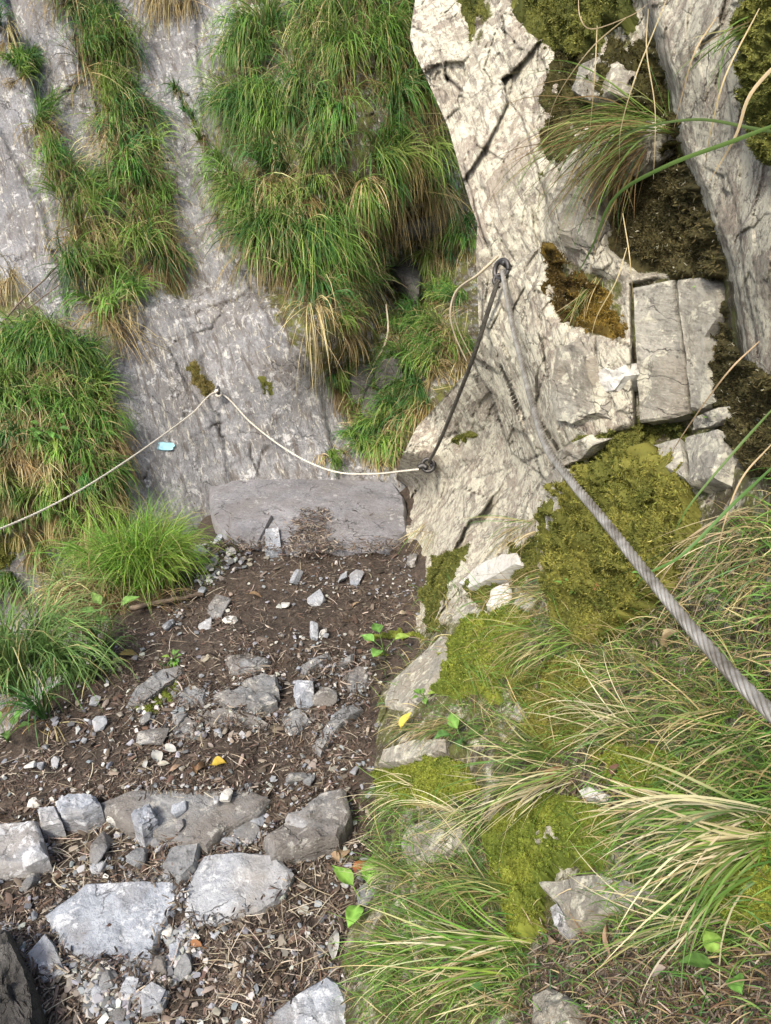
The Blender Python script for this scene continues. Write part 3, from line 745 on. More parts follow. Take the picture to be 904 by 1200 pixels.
FS_POLYS = []
def flat_stone(poly, thick, mat, label, name='stone', cat='stone', s='path', lift=None, flat=0.7, bevel=0.012, rough=1.0, layers=4, group=None, tilt=(0, 0), tag_it=True, parent=None, sink=0.03, zabs=None):
    """a broken slab: outline of its top face, real thickness, ragged layered sides, uneven top"""
    _seed[0] += 1; rng = np.random.default_rng(_seed[0]); sd = _seed[0]
    poly = np.asarray(poly, float)
    if s == 'path': FS_POLYS.append(poly)
    lift = thick * 0.6 if lift is None else lift
    pp, nn = at(poly[:, 0], poly[:, 1], s)
    c, pn = fit_plane(pp)
    nm = norm(nn.mean(0))
    if s == 'path': nm = norm(np.array([tilt[0], tilt[1], 1.0]) * 1.0)
    else:
        if pn @ nm < 0: pn = -pn
        nm = norm(flat * pn + (1 - flat) * nm)
    c = c + nm * lift
    if zabs is not None: c = np.array([-0.3, 3.5, zabs])
    r = ray(poly[:, 0], poly[:, 1])
    t = ((c - CAM) @ nm) / (r @ nm)
    top = CAM + r * t[:, None]
    # refine outline
    n = 64
    seg = np.linalg.norm(np.roll(top, -1, 0) - top, axis=1); cum = np.concatenate([[0], np.cumsum(seg)])
    # sample uniformly but keep the corners
    base_t = np.linspace(0, cum[-1], n, endpoint=False)
    for cc in cum[:-1]:
        base_t[np.argmin(np.abs(base_t - cc))] = cc
    base_t = np.sort(base_t)
    clos = np.concatenate([top, top[:1]])
    O = np.stack([np.interp(base_t, cum, clos[:, k]) for k in range(3)], 1)
    cen = O.mean(0)
    size = np.sqrt((seg.sum() / 4) ** 2)
    rad = norm(O - cen)
    O = O + rad * (0.035 * size * rough * fbm(O * (1.6 / size * 4), 4, sd))[:, None]
    rings = []
    for k in range(layers + 1):                                # from the bottom up
        f = k / layers
        z = -(thick + sink) * (1 - f) - bevel
        j = 1 + 0.05 * (1 - f) + (0.018 * rng.standard_normal() if 0 < k < layers else 0)
        rr = cen + (O - cen) * j + nm * z
        rr = rr + rad * (0.012 * size * fbm(rr * (9 / size), 3, sd + k))[:, None] * (k > 0)
        rings.append(rr)
    ins = 1 - bevel * 0.8 / (size * 0.5)
    nzs = thick * 0.22 * rough
    e1_ = norm(np.cross(nm, [0.3, 1, 0.2])); e2_ = np.cross(nm, e1_)
    def topz(q):
        f1, c1_, _ = facet(q * (3.2 / size), sd, 0.35, 0.6, 0.0, 0.1)
        return nzs * (0.55 * f1 + 0.8 * fbm(q * (3.5 / size), 5, sd + 3))
    for f in (ins, ins * 0.93, 0.82, 0.7, 0.58, 0.45, 0.32, 0.2, 0.09):
        q = cen + (O - cen) * f
        rings.append(q + nm * (topz(q) * min(1, (1 - f) * 4 + 0.25))[:, None])
    R_ = np.stack(rings, 0); nr_ = len(rings)
    V = np.concatenate([R_.reshape(-1, 3), (cen + nm * topz(cen[None])[0])[None]])
    idx = np.arange(nr_ * n).reshape(nr_, n)
    nx = np.roll(idx, -1, 1)
    F = np.stack([idx[:-1], nx[:-1], nx[1:], idx[1:]], -1).reshape(-1, 4)
    Ft = np.stack([idx[-1], nx[-1], np.full(n, nr_ * n)], -1)
    o = obj(name, V, [F, Ft], M[mat], loc=cen - nm * thick * 0.5, parent=parent)
    md = o.data; 
    fl = np.zeros(len(md.edges), bool)
    md.polygons.foreach_set('use_smooth', np.ones(len(md.polygons), bool))
    md.set_sharp_from_angle(angle=math.radians(38))
    return tag(o, label, cat, group) if tag_it else o

def hull_mesh(rng, dims, npt=16):
    """faces of a convex chunk with chamfered corners"""
    import bmesh
    bm = bmesh.new()
    p = rng.standard_normal((npt, 3)); p = p / np.linalg.norm(p, axis=1, keepdims=True) * rng.uniform(0.75, 1.0, (npt, 1))
    p = np.sign(p) * np.abs(p) ** 0.75
    for q in p * dims: bm.verts.new(q)
    r = bmesh.ops.convex_hull(bm, input=bm.verts)
    for v in [v for v in bm.verts if not v.link_faces]: bm.verts.remove(v)
    bmesh.ops.dissolve_limit(bm, angle_limit=0.35, verts=bm.verts, edges=bm.edges)
    bmesh.ops.bevel(bm, geom=list(bm.edges), offset=min(dims) * 0.10, segments=1, profile=0.5, affect='EDGES')
    bmesh.ops.triangulate(bm, faces=bm.faces)
    bm.verts.index_update()
    V = np.array([v.co[:] for v in bm.verts]); F = np.array([[v.index for v in f.verts] for f in bm.faces])
    bm.free(); return V, F

def rotmat(rng, tilt=0.3):
    a = rng.uniform(0, 2 * np.pi); b = rng.normal(0, tilt); c = rng.normal(0, tilt)
    ca, sa, cb, sb, cc, sc_ = np.cos(a), np.sin(a), np.cos(b), np.sin(b), np.cos(c), np.sin(c)
    return np.array([[ca, -sa, 0], [sa, ca, 0], [0, 0, 1]]) @ np.array([[1, 0, 0], [0, cb, -sb], [0, sb, cb]]) @ np.array([[cc, 0, sc_], [0, 1, 0], [-sc_, 0, cc]])

def chunk(px, py, wpx, hpx, mat, label, s='path', lift=0.0, flat=0.45, rot=None, name='stone', cat='stone', group=None, npt=16):
    _seed[0] += 1; rng = np.random.default_rng(_seed[0])
    p, nn = at(px, py, s); p = p[0]; nn = norm(nn[0])
    d = (p - CAM) @ FW
    w_ = wpx * d / FPX / 2; h_ = hpx * d / FPX / 2
    vs_ = abs(norm(p - CAM)[2]) if s == 'path' else 0.8
    dims = np.array([w_, h_ / max(vs_, 0.45), min(w_, h_) * flat * 1.6])
    V, F = hull_mesh(rng, dims * 1.25, npt)
    a = rng.normal(0, 0.15) if rot is None else math.radians(rot)
    b, c = rng.normal(0, 0.12, 2)
    Rz = np.array([[math.cos(a), -math.sin(a), 0], [math.sin(a), math.cos(a), 0], [0, 0, 1]])
    Rx = np.array([[1, 0, 0], [0, math.cos(b), -math.sin(b)], [0, math.sin(b), math.cos(b)]])
    V = V @ (Rz @ Rx).T
    if s != 'path':
        zz = nn; xx = norm(np.cross([0, 1, 0.3], zz)); yy = np.cross(zz, xx)
        V = V @ np.stack([xx, yy, zz], 0); up_v = zz
    else: up_v = np.array([0, 0, 1.0])
    V = V + p + up_v * (dims[2] * 0.45 + lift)
    o = obj(name, V, F, M[mat], loc=p, smooth=False)
    return tag(o, label, cat, group)

# ---- tubes ----------------------------------------------------------
def spline(pts, n):
    pts = np.asarray(pts, float); m = len(pts)
    q = np.concatenate([[2 * pts[0] - pts[1]], pts, [2 * pts[-1] - pts[-2]]])
    t = np.linspace(0, m - 1, n); i = np.minimum(t.astype(int), m - 2); f = (t - i)[:, None]
    a, b, c, d = q[i], q[i + 1], q[i + 2], q[i + 3]
    return 0.5 * (2 * b + (c - a) * f + (2 * a - 5 * b + 4 * c - d) * f ** 2 + (3 * b - a - 3 * c + d) * f ** 3)

def frames(c):
    t = norm(np.gradient(c, axis=0)); nrm_ = np.zeros_like(c)
    v = np.cross(t[0], [0.2, 0.1, 1.0]); v = v / np.linalg.norm(v)
    for k in range(len(c)):
        v = v - (v @ t[k]) * t[k]; v = v / np.linalg.norm(v); nrm_[k] = v
    return t, nrm_, np.cross(t, nrm_)

def tube(c, r, seg=8, closed=False):
    c = np.asarray(c, float); n = len(c); r = np.broadcast_to(np.asarray(r, float), (n,))
    t, a, b = frames(c)
    th = np.linspace(0, 2 * np.pi, seg, endpoint=False)
    V = c[:, None] + r[:, None, None] * (np.cos(th)[None, :, None] * a[:, None] + np.sin(th)[None, :, None] * b[:, None])
    i = np.arange(n * seg).reshape(n, seg)
    nx = np.roll(i, -1, 1)
    F = np.stack([i[:-1], nx[:-1], nx[1:], i[1:]], -1).reshape(-1, 4)
    V = V.reshape(-1, 3)
    Ft = np.concatenate([np.stack([i[0, :], nx[0, :], np.full(seg, len(V))], -1)[:, ::-1], np.stack([i[-1, :], nx[-1, :], np.full(seg, len(V) + 1)], -1)])
    return np.concatenate([V, c[:1], c[-1:]]), F, Ft

def wire_rope(c, r, lay, seg=7, strands=6):
    n = len(c); t, a, b = frames(c)
    s_ = np.concatenate([[0], np.cumsum(np.linalg.norm(np.diff(c, axis=0), axis=1))])
    VV, FF, TT, o = [], [], [], 0
    for k in range(strands):
        ph = 2 * np.pi * (k / strands + s_ / lay)
        cc = c + r * 0.64 * (np.cos(ph)[:, None] * a + np.sin(ph)[:, None] * b)
        v, f, ft = tube(cc, r * 0.37, seg); VV.append(v); FF.append(f + o); TT.append(ft + o); o += len(v)
    v, f, ft = tube(c, r * 0.45, seg); VV.append(v); FF.append(f + o); TT.append(ft + o)
    return np.concatenate(VV), np.concatenate(FF), np.concatenate(TT)

def multi_tube(list_):
    VV, FF, TT, o = [], [], [], 0
    for c, r, seg in list_:
        v, f, ft = tube(c, r, seg); VV.append(v); FF.append(f + o); TT.append(ft + o); o += len(v)
    return np.concatenate(VV), [np.concatenate(FF), np.concatenate(TT)]

# ---- leaves ---------------------------------------------------------
def leaf_geo(base, dirv, nrm_, L, Wd, fold=0.25, droop=0.5, tipw=1.0, rng=RNG):
    d = norm(np.asarray(dirv, float)); z = np.asarray(nrm_, float); z = norm(z - (z @ d) * d); sd_ = np.cross(d, z)
    nl, nw = 9, 5
    V = []
    p = np.asarray(base, float).copy()
    for i in range(nl):
        f = i / (nl - 1)
        wdt = Wd * (np.sin(np.pi * min(1, f ** (0.72 * tipw) * 0.99 + 0.006)) ** 1.15) * 0.5 * (1 + 0.06 * math.sin(9 * f + L * 400))
        for j in range(nw):
            g = j / (nw - 1) * 2 - 1
            V.append(p + sd_ * g * wdt + z * (fold * 1.5 * abs(g) ** 1.3 * wdt + 0.035 * L * math.sin(7 * f + 2.5 * g + L * 300)))
        p = p + d * L / (nl - 1)
        d = norm(d - z * droop / nl); z = norm(z - (z @ d) * d)
    return np.array(V), gridfaces(nl, nw)

LEAF_G = [(0.13, 0.25, 0.045), (0.10, 0.20, 0.05), (0.17, 0.28, 0.06)]
def leafy_plant(px, py, label, n, Lpx, Wfrac=0.5, s='path', stem_px=20, elev=0.5, color=None, spread=1.0, name='leafy_plant', cat='plant', tipw=1.0, ang=None, group=None):
    _seed[0] += 1; rng = np.random.default_rng(_seed[0])
    p, nn = at(px, py, s); p = p[0]; nn = norm(nn[0] + np.array([0, 0, 0.8]))
    d = (p - CAM) @ FW; L = Lpx * d / FPX; S = stem_px * d / FPX
    L = L * 0.75; root = empty(name, p, label, cat, group)
    stems = []; tips = []
    c0 = np.asarray(color or LEAF_G[rng.integers(0, 3)])
    for k in range(n):
        a = (k / n * 2 * np.pi + rng.normal(0, 0.35)) if ang is None else math.radians(ang[k])
        hd = (math.cos(a) * RT + math.sin(a) * np.cross(nn, RT)) * spread
        e = p + nn * S * rng.uniform(0.6, 1.1) + hd * S * 0.55
        stems.append((spline([p - nn * 0.01, p + nn * S * 0.4 + hd * S * 0.1, e], 8), 0.0011 + 0.0006 * (L / 0.06), 5)); tips.append((e, hd))
    V, F = multi_tube(stems)
    obj('stem', V, F, M['leaf'], parent=root, loc=p, attrs={'col': np.tile(c0 * np.array([0.9, 0.75, 0.8]), (len(V), 1))})
    for e, hd in tips:
        v, f = leaf_geo(e, hd + nn * elev * rng.uniform(0.5, 1.3), nn, L * rng.uniform(0.8, 1.15), L * Wfrac * rng.uniform(0.85, 1.15), 0.22, 0.7, tipw, rng)
        c = tint(c0, 1, 0.22, rng)[0]; m_ = np.abs((np.arange(len(v)) % 5) - 2) == 0
        vn = 1 + 0.22 * np.sin((np.arange(len(v)) // 5) * 2.1 + np.abs((np.arange(len(v)) % 5) - 2) * 1.3) + 0.12 * rng.standard_normal(len(v))
        ag = rng.uniform(0, 1) < 0.25
        obj('leaf', v, f, M['leaf'], parent=root, loc=e, attrs={'col': np.clip(np.where(m_[:, None], c * 1.35, c * vn[:, None]) * (np.array([1.35, 1.05, 0.9]) if ag else 1), 0, 1)})
    return root

def dead_leaf(px, py, Lpx, label, color, Wfrac=0.42, ang=0, s='path', curl=0.9, lift=0.008, cat='leaf', name='fallen_leaf', group=None):
    _seed[0] += 1; rng = np.random.default_rng(_seed[0])
    p, nn = at(px, py, s); p = p[0] + norm(nn[0]) * lift; z = norm(nn[0] + 0.25 * rng.standard_normal(3)) if s != 'path' else norm(np.array([0, 0, 1.0]) + 0.2 * rng.standard_normal(3))
    d = (p - CAM) @ FW; L = Lpx * d / FPX; a = math.radians(ang)
    dr = math.cos(a) * RT + math.sin(a) * UP; dr = norm(dr - (dr @ z) * z)
    v, f = leaf_geo(p - dr * L / 2 + z * 0.004, dr + z * 0.15, z, L, L * Wfrac, 0.35 * curl, curl, 1.0, rng)
    st = spline([p - dr * L * 0.5, p - dr * L * 0.62 + z * 0.004, p - dr * L * 0.72], 5)
    v2, f2, t2 = tube(st, 0.0012, 5)
    C = tint(color, len(v), 0.10, rng); C = np.concatenate([C, np.tile(np.asarray(color) * 0.7, (len(v2), 1))])
    return tag(obj(name, np.concatenate([v, v2]), [np.concatenate([f, f2 + len(v)]), t2 + len(v)], M['litter'] if max(color) < 0.3 else M['leaf'], loc=p, attrs={'col': C}), label, cat, group)

def stick(pts, r, label, mat='wood', s='path', name='stick', cat='stick', taper=0.6, group=None, extra=(), lifts=None):
    """pts: pixel points on a surface (px, py, metres above it)"""
    _seed[0] += 1; rng = np.random.default_rng(_seed[0])
    def line(pp, rad, tp):
        q = np.array([at(a[0], a[1], s)[0][0] + (np.array([0, 0, a[2]]) if s == 'path' else at(a[0], a[1], s)[1][0] * a[2]) for a in pp])
        c = spline(q, 8 * len(pp)); c = c + 0.25 * rad * np.stack([fbm(c * 40, 3, k) for k in (1, 2, 3)], -1) * 2
        rr = rad * np.linspace(1, tp, len(c)) * (1 + 0.15 * rng.standard_normal(len(c)).cumsum() / 6)
        return c, np.clip(rr, rad * 0.3, rad * 1.4), 7
    ls = [line(pts, r, taper)] + [line(e, r * 0.6, 0.4) for e in extra]
    V, F = multi_tube(ls)
    return tag(obj(name, V, F, M[mat], loc=ls[0][0][0]), label, cat, group)
# ================================================================== stones of the path
fs = flat_stone
fs([(246, 562), (300, 560), (380, 560), (462, 565), (474, 582), (477, 622), (455, 643), (400, 646), (330, 642), (262, 628), (247, 600)], 0.10, 'slab', 'wide grey stone slab lying as a step at the far end of the path', 'stone_slab', 'stone slab', zabs=-0.085, tilt=(0, 0.03), rough=0.45, bevel=0.010)
fs([(270, 602), (319, 603), (302, 636), (285, 633), (268, 624)], 0.028, 'slab', 'thin broken grey plate of stone lying on the left of the wide slab', 'stone_plate', 'stone plate', zabs=-0.052, tilt=(0.03, -0.02), rough=0.4, bevel=0.005, sink=0.0)
fs([(311, 619), (327, 617), (330, 642), (311, 644)], 0.045, 'stone', 'small upright grey brick-shaped stone at the front edge of the wide slab', zabs=-0.05, rough=0.4, bevel=0.006)
fs([(112, 940), (150, 926), (230, 922), (300, 925), (317, 934), (302, 952), (262, 972), (243, 994), (215, 990), (190, 978), (150, 968)], 0.09, 'stone_dark', 'long dark grey flat stone across the path behind the two pale foreground slabs', 'stone_slab', 'stone slab', lift=0.026, rough=0.6)
fs([(310, 978), (345, 955), (376, 926), (404, 920), (411, 950), (396, 980), (342, 996), (318, 1004)], 0.10, 'stone_dark', 'dark grey rough stone to the right of the long flat stone', lift=0.05, rough=0.9)
fs([(52, 1070), (100, 1033), (160, 1030), (208, 1031), (212, 1050), (205, 1065), (187, 1090), (180, 1128), (150, 1124), (105, 1131), (75, 1115)], 0.08, 'stone', 'largest pale blue-grey flat slab at the lower left of the path', 'stone_slab', 'stone slab', lift=0.026, rough=0.6)
fs([(213, 1045), (237, 1001), (280, 995), (322, 999), (344, 1021), (334, 1042), (308, 1062), (262, 1076), (230, 1083), (217, 1070)], 0.08, 'stone_pale', 'pale grey rough slab touching the right of the largest blue-grey slab', 'stone_slab', 'stone slab', lift=0.030, rough=0.8)
fs([(29, 1116), (52, 1090), (65, 1105), (78, 1136), (48, 1143), (34, 1134)], 0.05, 'stone', 'smooth blue-grey stone at the lower left corner of the largest slab', lift=0.035, rough=0.4)
fs([(-24, 962), (44, 960), (55, 1000), (30, 1012), (-24, 1019)], 0.10, 'stone_pale', 'bright whitish block of stone at the left edge of the photo', lift=0.06, rough=0.7)
fs([(190, 1010), (200, 990), (236, 984), (229, 1015), (211, 1031), (190, 1025)], 0.05, 'stone_dark', 'grey four-sided stone wedged between the long flat stone and the two pale slabs', lift=0.04, rough=0.5)
fs([(64, 936), (80, 927), (110, 929), (118, 940), (96, 949), (70, 948)], 0.06, 'stone', 'rounded blue-grey stone at the left end of the long flat stone', lift=0.055, rough=0.8)
fs([(43, 945), (64, 942), (72, 960), (47, 965)], 0.05, 'stone_pale', 'grey squarish stone just above the bright whitish block', lift=0.05, rough=0.6)
fs([(153, 950), (175, 938), (184, 957), (166, 970), (156, 962)], 0.05, 'stone', 'grey wedge stone lying on the left half of the long flat stone', lift=0.075, rough=0.8)
fs([(310, 1192), (350, 1160), (385, 1140), (400, 1150), (414, 1180), (412, 1224), (310, 1224)], 0.10, 'stone', 'blue-grey slab at the bottom edge of the photo, half under grass', 'stone_slab', 'stone slab', lift=0.026, rough=0.6)
fs([(159, 1162), (178, 1147), (198, 1158), (190, 1176), (165, 1185)], 0.04, 'stone_pale', 'pale five-sided stone in the gravel below the largest slab', lift=0.035, rough=0.5)
fs([(139, 1158), (148, 1142), (165, 1144), (160, 1165), (146, 1168)], 0.04, 'stone_pale', 'small pale block in the gravel left of the five-sided stone', lift=0.03, rough=0.5)
fs([(150, 822), (160, 803), (190, 782), (216, 777), (218, 787), (192, 806), (168, 826)], 0.06, 'stone_dark', 'tilted dark slate sticking out of the soil, left half of the path', lift=0.03, rough=0.7, tilt=(0.35, -0.1))
fs([(236, 835), (262, 826), (300, 838), (318, 846), (290, 850), (240, 846)], 0.05, 'stone_dark', 'low grey shelf of bedrock in the middle of the path', lift=0.02, rough=1.0)
fs([(250, 812), (280, 803), (318, 805), (325, 818), (306, 826), (270, 826)], 0.06, 'stone_dark', 'lumpy weathered rock in the middle of the path, behind the low shelf', lift=0.04, rough=1.3)
fs([(283, 797), (305, 787), (325, 790), (327, 805), (300, 804)], 0.06, 'stone_dark', 'dark grey hump of rock behind the lumpy weathered rock', lift=0.05, rough=1.0)
fs([(365, 800), (376, 788), (416, 764), (414, 774), (372, 790)], 0.03, 'stone_dark', 'narrow grey slate lying slantwise near the right of the path', lift=0.02, rough=0.5)
fs([(350, 780), (386, 762), (388, 768), (358, 788)], 0.02, 'stone_dark', 'narrow thin slate plate half buried, right of the path centre', lift=0.018, rough=0.5)
fs([(366, 870), (392, 835), (418, 820), (426, 828), (400, 850), (376, 880)], 0.06, 'stone_dark', 'long low grey rock at the foot of the right slope', lift=0.03, rough=1.0)
fs([(284, 1120), (300, 1112), (301, 1140), (288, 1157)], 0.02, 'stone_dark', 'flat olive-grey shard lying in the dry needles at bottom centre', lift=0.012, rough=0.4)
fs([(418, 1040), (448, 1018), (454, 1035), (440, 1055), (420, 1058)], 0.05, 'stone_dark', 'dark grey stone behind the broad-leaved plant at lower centre', lift=0.05, rough=0.6)
fs([(-30, 1076), (8, 1082), (30, 1130), (42, 1160), (46, 1230), (-30, 1230)], 0.16, 'boulder', 'dark grey-brown boulder at the bottom left corner of the photo', 'boulder', 'boulder', lift=0.10, rough=1.3, bevel=0.03)
for a in [
 (138, 958, 20, 22, 'stone_white', 'cream cube-like stone standing left of the grey wedge stone'), (212, 960, 16, 18, 'stone', 'small grey cube stone sitting on the long flat stone'),
 (213, 978, 10, 14, 'stone', 'little grey stone at the front edge of the long flat stone'), (119, 998, 26, 34, 'stone_dark', 'dark blue broken stone between the round stone and the largest slab'),
 (160, 1012, 26, 24, 'stone_dark', 'dark grey stone sunk in dry grass above the largest slab'), (117, 1021, 18, 18, 'stone_pale', 'pale wedge chip under the dark blue broken stone'),
 (182, 972, 9, 10, 'stone', 'tiny grey pebble left of the small cube stone'), (184, 988, 14, 12, 'stone', 'grey pebble left of the four-sided stone'),
 (266, 944, 15, 13, 'stone_white', 'cream chip lying in the hollow of the long flat stone'), (254, 950, 9, 10, 'stone_pale', 'tiny pale chip beside the cream chip in the hollow'),
 (299, 963, 25, 18, 'stone', 'grey chip off the right end of the long flat stone'), (290, 978, 28, 16, 'stone_dark', 'olive grey chip above the pale rough slab'),
 (284, 966, 9, 9, 'stone_white', 'tiny white chip between the long flat stone and the grey chip'), (349, 978, 27, 22, 'stone_pale', 'pale triangular stone leaning on the dark rough stone'),
 (372, 976, 12, 11, 'stone_white', 'white chip on the right of the pale triangular stone'), (360, 1001, 18, 16, 'stone', 'blue-grey chip below the dark rough stone'),
 (338, 1003, 16, 11, 'stone_dark', 'dark chip between the pale rough slab and the dark rough stone'), (270, 990, 22, 10, 'stone', 'flat chip tucked along the top edge of the pale rough slab'),
 (348, 917, 22, 17, 'stone_dark', 'dark blue stone behind the dark rough stone'), (363, 917, 12, 13, 'stone_dark', 'dark small stone touching the dark blue stone on its right'),
 (357, 818, 24, 28, 'stone', 'blue-grey upright stone right of the path centre'), (380, 822, 30, 20, 'stone_dark', 'brown-grey rounded stone beside the blue-grey upright stone'),
 (315, 822, 18, 14, 'stone_pale', 'pale lump of rock at the right of the weathered rock'), (210, 848, 16, 16, 'stone_dark', 'dark stone in the soil left of the low shelf of bedrock'),
 (180, 866, 38, 18, 'stone_dark', 'dark flat stone behind the silvery leaves'), (172, 845, 16, 14, 'stone_dark', 'dark pebble below the tilted slate'),
 (257, 714, 22, 26, 'stone_dark', 'greenish grey leaning stone near the stick on the left'), (198, 735, 10, 16, 'stone', 'pointed blue-grey stone below the stick on the left'),
 (243, 733, 16, 14, 'stone_pale', 'crumbly pale stone below the greenish leaning stone'), (270, 729, 18, 7, 'stone_white', 'white sliver of stone right of the greenish leaning stone'),
 (370, 704, 22, 15, 'stone_pale', 'pale squarish stone on the soil in front of the slab'), (335, 711, 10, 8, 'stone_white', 'small white pebble left of the pale squarish stone'),
 (347, 680, 12, 18, 'stone_pale', 'brownish upright stone in the soil below the slab'), (402, 680, 10, 16, 'stone_pale', 'pale rounded pebble beside the flat bluish chip'),
 (418, 681, 20, 14, 'stone', 'flat bluish chip on the soil below the right part of the slab'), (347, 649, 14, 10, 'stone_pale', 'small buff stone at the front edge of the slab'),
 (483, 660, 12, 14, 'stone_dark', 'grey stone below the right corner of the slab'), (368, 744, 13, 18, 'stone', 'blue-grey pointed stone beside a white chip'),
 (378, 746, 8, 14, 'stone_white', 'white chip leaning against the pointed blue-grey stone'), (316, 805, 9, 8, 'stone', 'little chip beside the hump of rock'),
 (237, 695, 9, 9, 'stone', 'little blue stone right of the stick end'), (236, 646, 14, 9, 'stone', 'grey pebble left of the slab corner'),
 (229, 660, 16, 12, 'stone_dark', 'dark pebble below the clump of green grass'), (246, 665, 16, 14, 'stone_dark', 'dark stone between the crossed dark sticks and the slab'),
 (271, 649, 12, 9, 'stone_white', 'white pebble at the left front corner of the slab'), (257, 634, 10, 8, 'stone', 'pebble lying against the left corner of the slab'),
 (255, 583, 8, 10, 'stone_white', 'white chip lying on the left end of the slab'), (362, 591, 7, 7, 'stone_white', 'white chip lying in the middle of the slab'),
 (37, 901, 11, 11, 'stone_white', 'white pebble on the soil near the left edge'), (66, 895, 9, 13, 'stone_pale', 'pale pebble right of the white pebble near the left edge'),
 (48, 901, 9, 9, 'stone', 'grey pebble between the two pale pebbles near the left edge'), (118, 850, 17, 14, 'stone_pale', 'pale shard on the soil below the low weeds'),
 (112, 824, 12, 10, 'stone_pale', 'pale chip just below the low weeds'), (42, 943, 16, 10, 'stone_white', 'white flake behind the grey squarish stone'),
 (128, 1153, 18, 20, 'stone_dark', 'dark grey block in the gravel under the largest slab'), (190, 1137, 28, 18, 'stone_dark', 'rounded grey stone at the lower right corner of the largest slab'),
 (104, 1168, 9, 18, 'stone_pale', 'narrow greenish shard in the gravel'), (114, 1166, 12, 14, 'stone', 'small grey chip right of the narrow shard'),
 (45, 1195, 18, 14, 'stone', 'grey chip next to the dark boulder at the bottom'), (38, 1037, 16, 18, 'stone_dark', 'dark chip below the bright whitish block'),
 (196, 1096, 14, 14, 'stone_white', 'white angular chip between the two pale slabs'), (205, 1118, 14, 16, 'stone', 'grey pebble right of the lower corner of the largest slab'),
 (216, 1137, 20, 22, 'stone_dark', 'dark stone half sunk in dead leaves right of the gravel'), (136, 1193, 24, 12, 'stone_dark', 'grey stone at the bottom edge of the gravel')]:
    chunk(*a[:5], a[5], lift=0.035 if any(k in a[5] for k in ('sitting on', 'in the hollow', 'lying on', 'front edge of the long', 'leaning on')) else 0.006)

for a in [([(205, 812), (222, 800), (244, 806), (240, 822), (214, 828)], 'low grey rock between the tilted slate and the weathered rock'), ([(196, 846), (214, 836), (236, 846), (228, 860), (204, 862)], 'flat grey rock below the tilted slate, level with the low shelf'),
          ([(330, 838), (352, 828), (366, 842), (350, 858), (334, 854)], 'low grey rock right of the low shelf of bedrock'), ([(262, 768), (290, 762), (318, 772), (300, 784), (270, 782)], 'thin grey ledge behind the dark hump of rock'),
          ([(400, 792), (420, 776), (436, 786), (430, 806), (408, 808)], 'mossy grey rock at the right path edge beside the narrow slate')]:
    fs(a[0], 0.05, 'stone_dark', a[1], lift=0.016, rough=1.0)
# bedrock showing through the right slope
R_ = dict(s='face', name='rock', cat='rock')
fs([(448, 826), (456, 800), (490, 768), (520, 742), (528, 748), (512, 790), (492, 814), (470, 826)], 0.05, 'block', 'flat pale rock slab with brown patches on the lower edge of the mossy slope', lift=0.02, rough=0.6, **R_)
fs([(536, 684), (560, 662), (590, 648), (608, 646), (606, 660), (580, 676), (548, 690)], 0.04, 'stone_white', 'white flaky rock plate on the mossy slope below the wall', lift=0.022, rough=0.8, **R_)
fs([(568, 712), (575, 690), (592, 680), (594, 694), (580, 718)], 0.04, 'stone_white', 'smaller white rock plate below the white flaky plate', lift=0.022, rough=0.8, **R_)
fs([(600, 708), (612, 692), (622, 700), (612, 714)], 0.03, 'stone_white', 'small white flake of rock right of the two white plates', lift=0.02, rough=0.8, **R_)
fs([(524, 716), (545, 704), (568, 714), (560, 724), (530, 728)], 0.04, 'block', 'grey and white rock step between two moss cushions', lift=0.02, rough=0.8, **R_)
fs([(440, 896), (446, 878), (484, 866), (518, 864), (519, 880), (500, 886), (470, 892)], 0.06, 'block', 'pale grey rock at the path edge with moss below it', lift=0.03, rough=0.7, **R_)
fs([(466, 990), (474, 966), (510, 956), (540, 960), (536, 984), (500, 1006), (474, 1010)], 0.05, 'block', 'pale rock partly hidden by straw-coloured grass', lift=0.02, rough=0.7, **R_)
fs([(626, 1033), (660, 1028), (700, 1022), (744, 1032), (766, 1044), (720, 1060), (690, 1082), (660, 1085), (650, 1060)], 0.08, 'block', 'grey rough rock in the lower slope beside a mossy ledge', lift=0.03, rough=0.9, **R_)
fs([(618, 1160), (640, 1152), (672, 1170), (680, 1225), (620, 1225)], 0.08, 'block', 'grey rock at the bottom edge of the photo right of centre', lift=0.03, rough=0.8, **R_)
fs([(612, 982), (636, 968), (690, 958), (700, 970), (650, 984), (625, 992)], 0.04, 'block', 'low grey rock between moss and dead leaves', lift=0.02, rough=0.8, **R_)
fs([(598, 840), (606, 818), (614, 834), (612, 850)], 0.03, 'block', 'narrow white stone standing in the grass of the slope', lift=0.02, rough=0.5, **R_)
fs([(643, 1062), (652, 1055), (662, 1070), (657, 1090), (650, 1088)], 0.03, 'stone_pale', 'pale blue finger-shaped stone leaning on the grey rough rock', lift=0.035, rough=0.4, s='face')
fs([(676, 926), (690, 920), (704, 928), (698, 936), (682, 936)], 0.015, 'stone_white', 'white oval stone lying in the grass of the right slope', lift=0.03, rough=0.3, s='face')
fs([(630, 566), (650, 546), (664, 556), (654, 588), (650, 620), (640, 624), (634, 592)], 0.06, 'block', 'white ribbed rock edge standing left of the big moss cushion', lift=0.03, rough=1.2, **R_)
fs([(640, 548), (652, 528), (684, 512), (700, 520), (684, 538), (660, 548)], 0.05, 'block', 'white layered rock corner where the cable passes the wall', lift=0.03, rough=1.2, **R_)
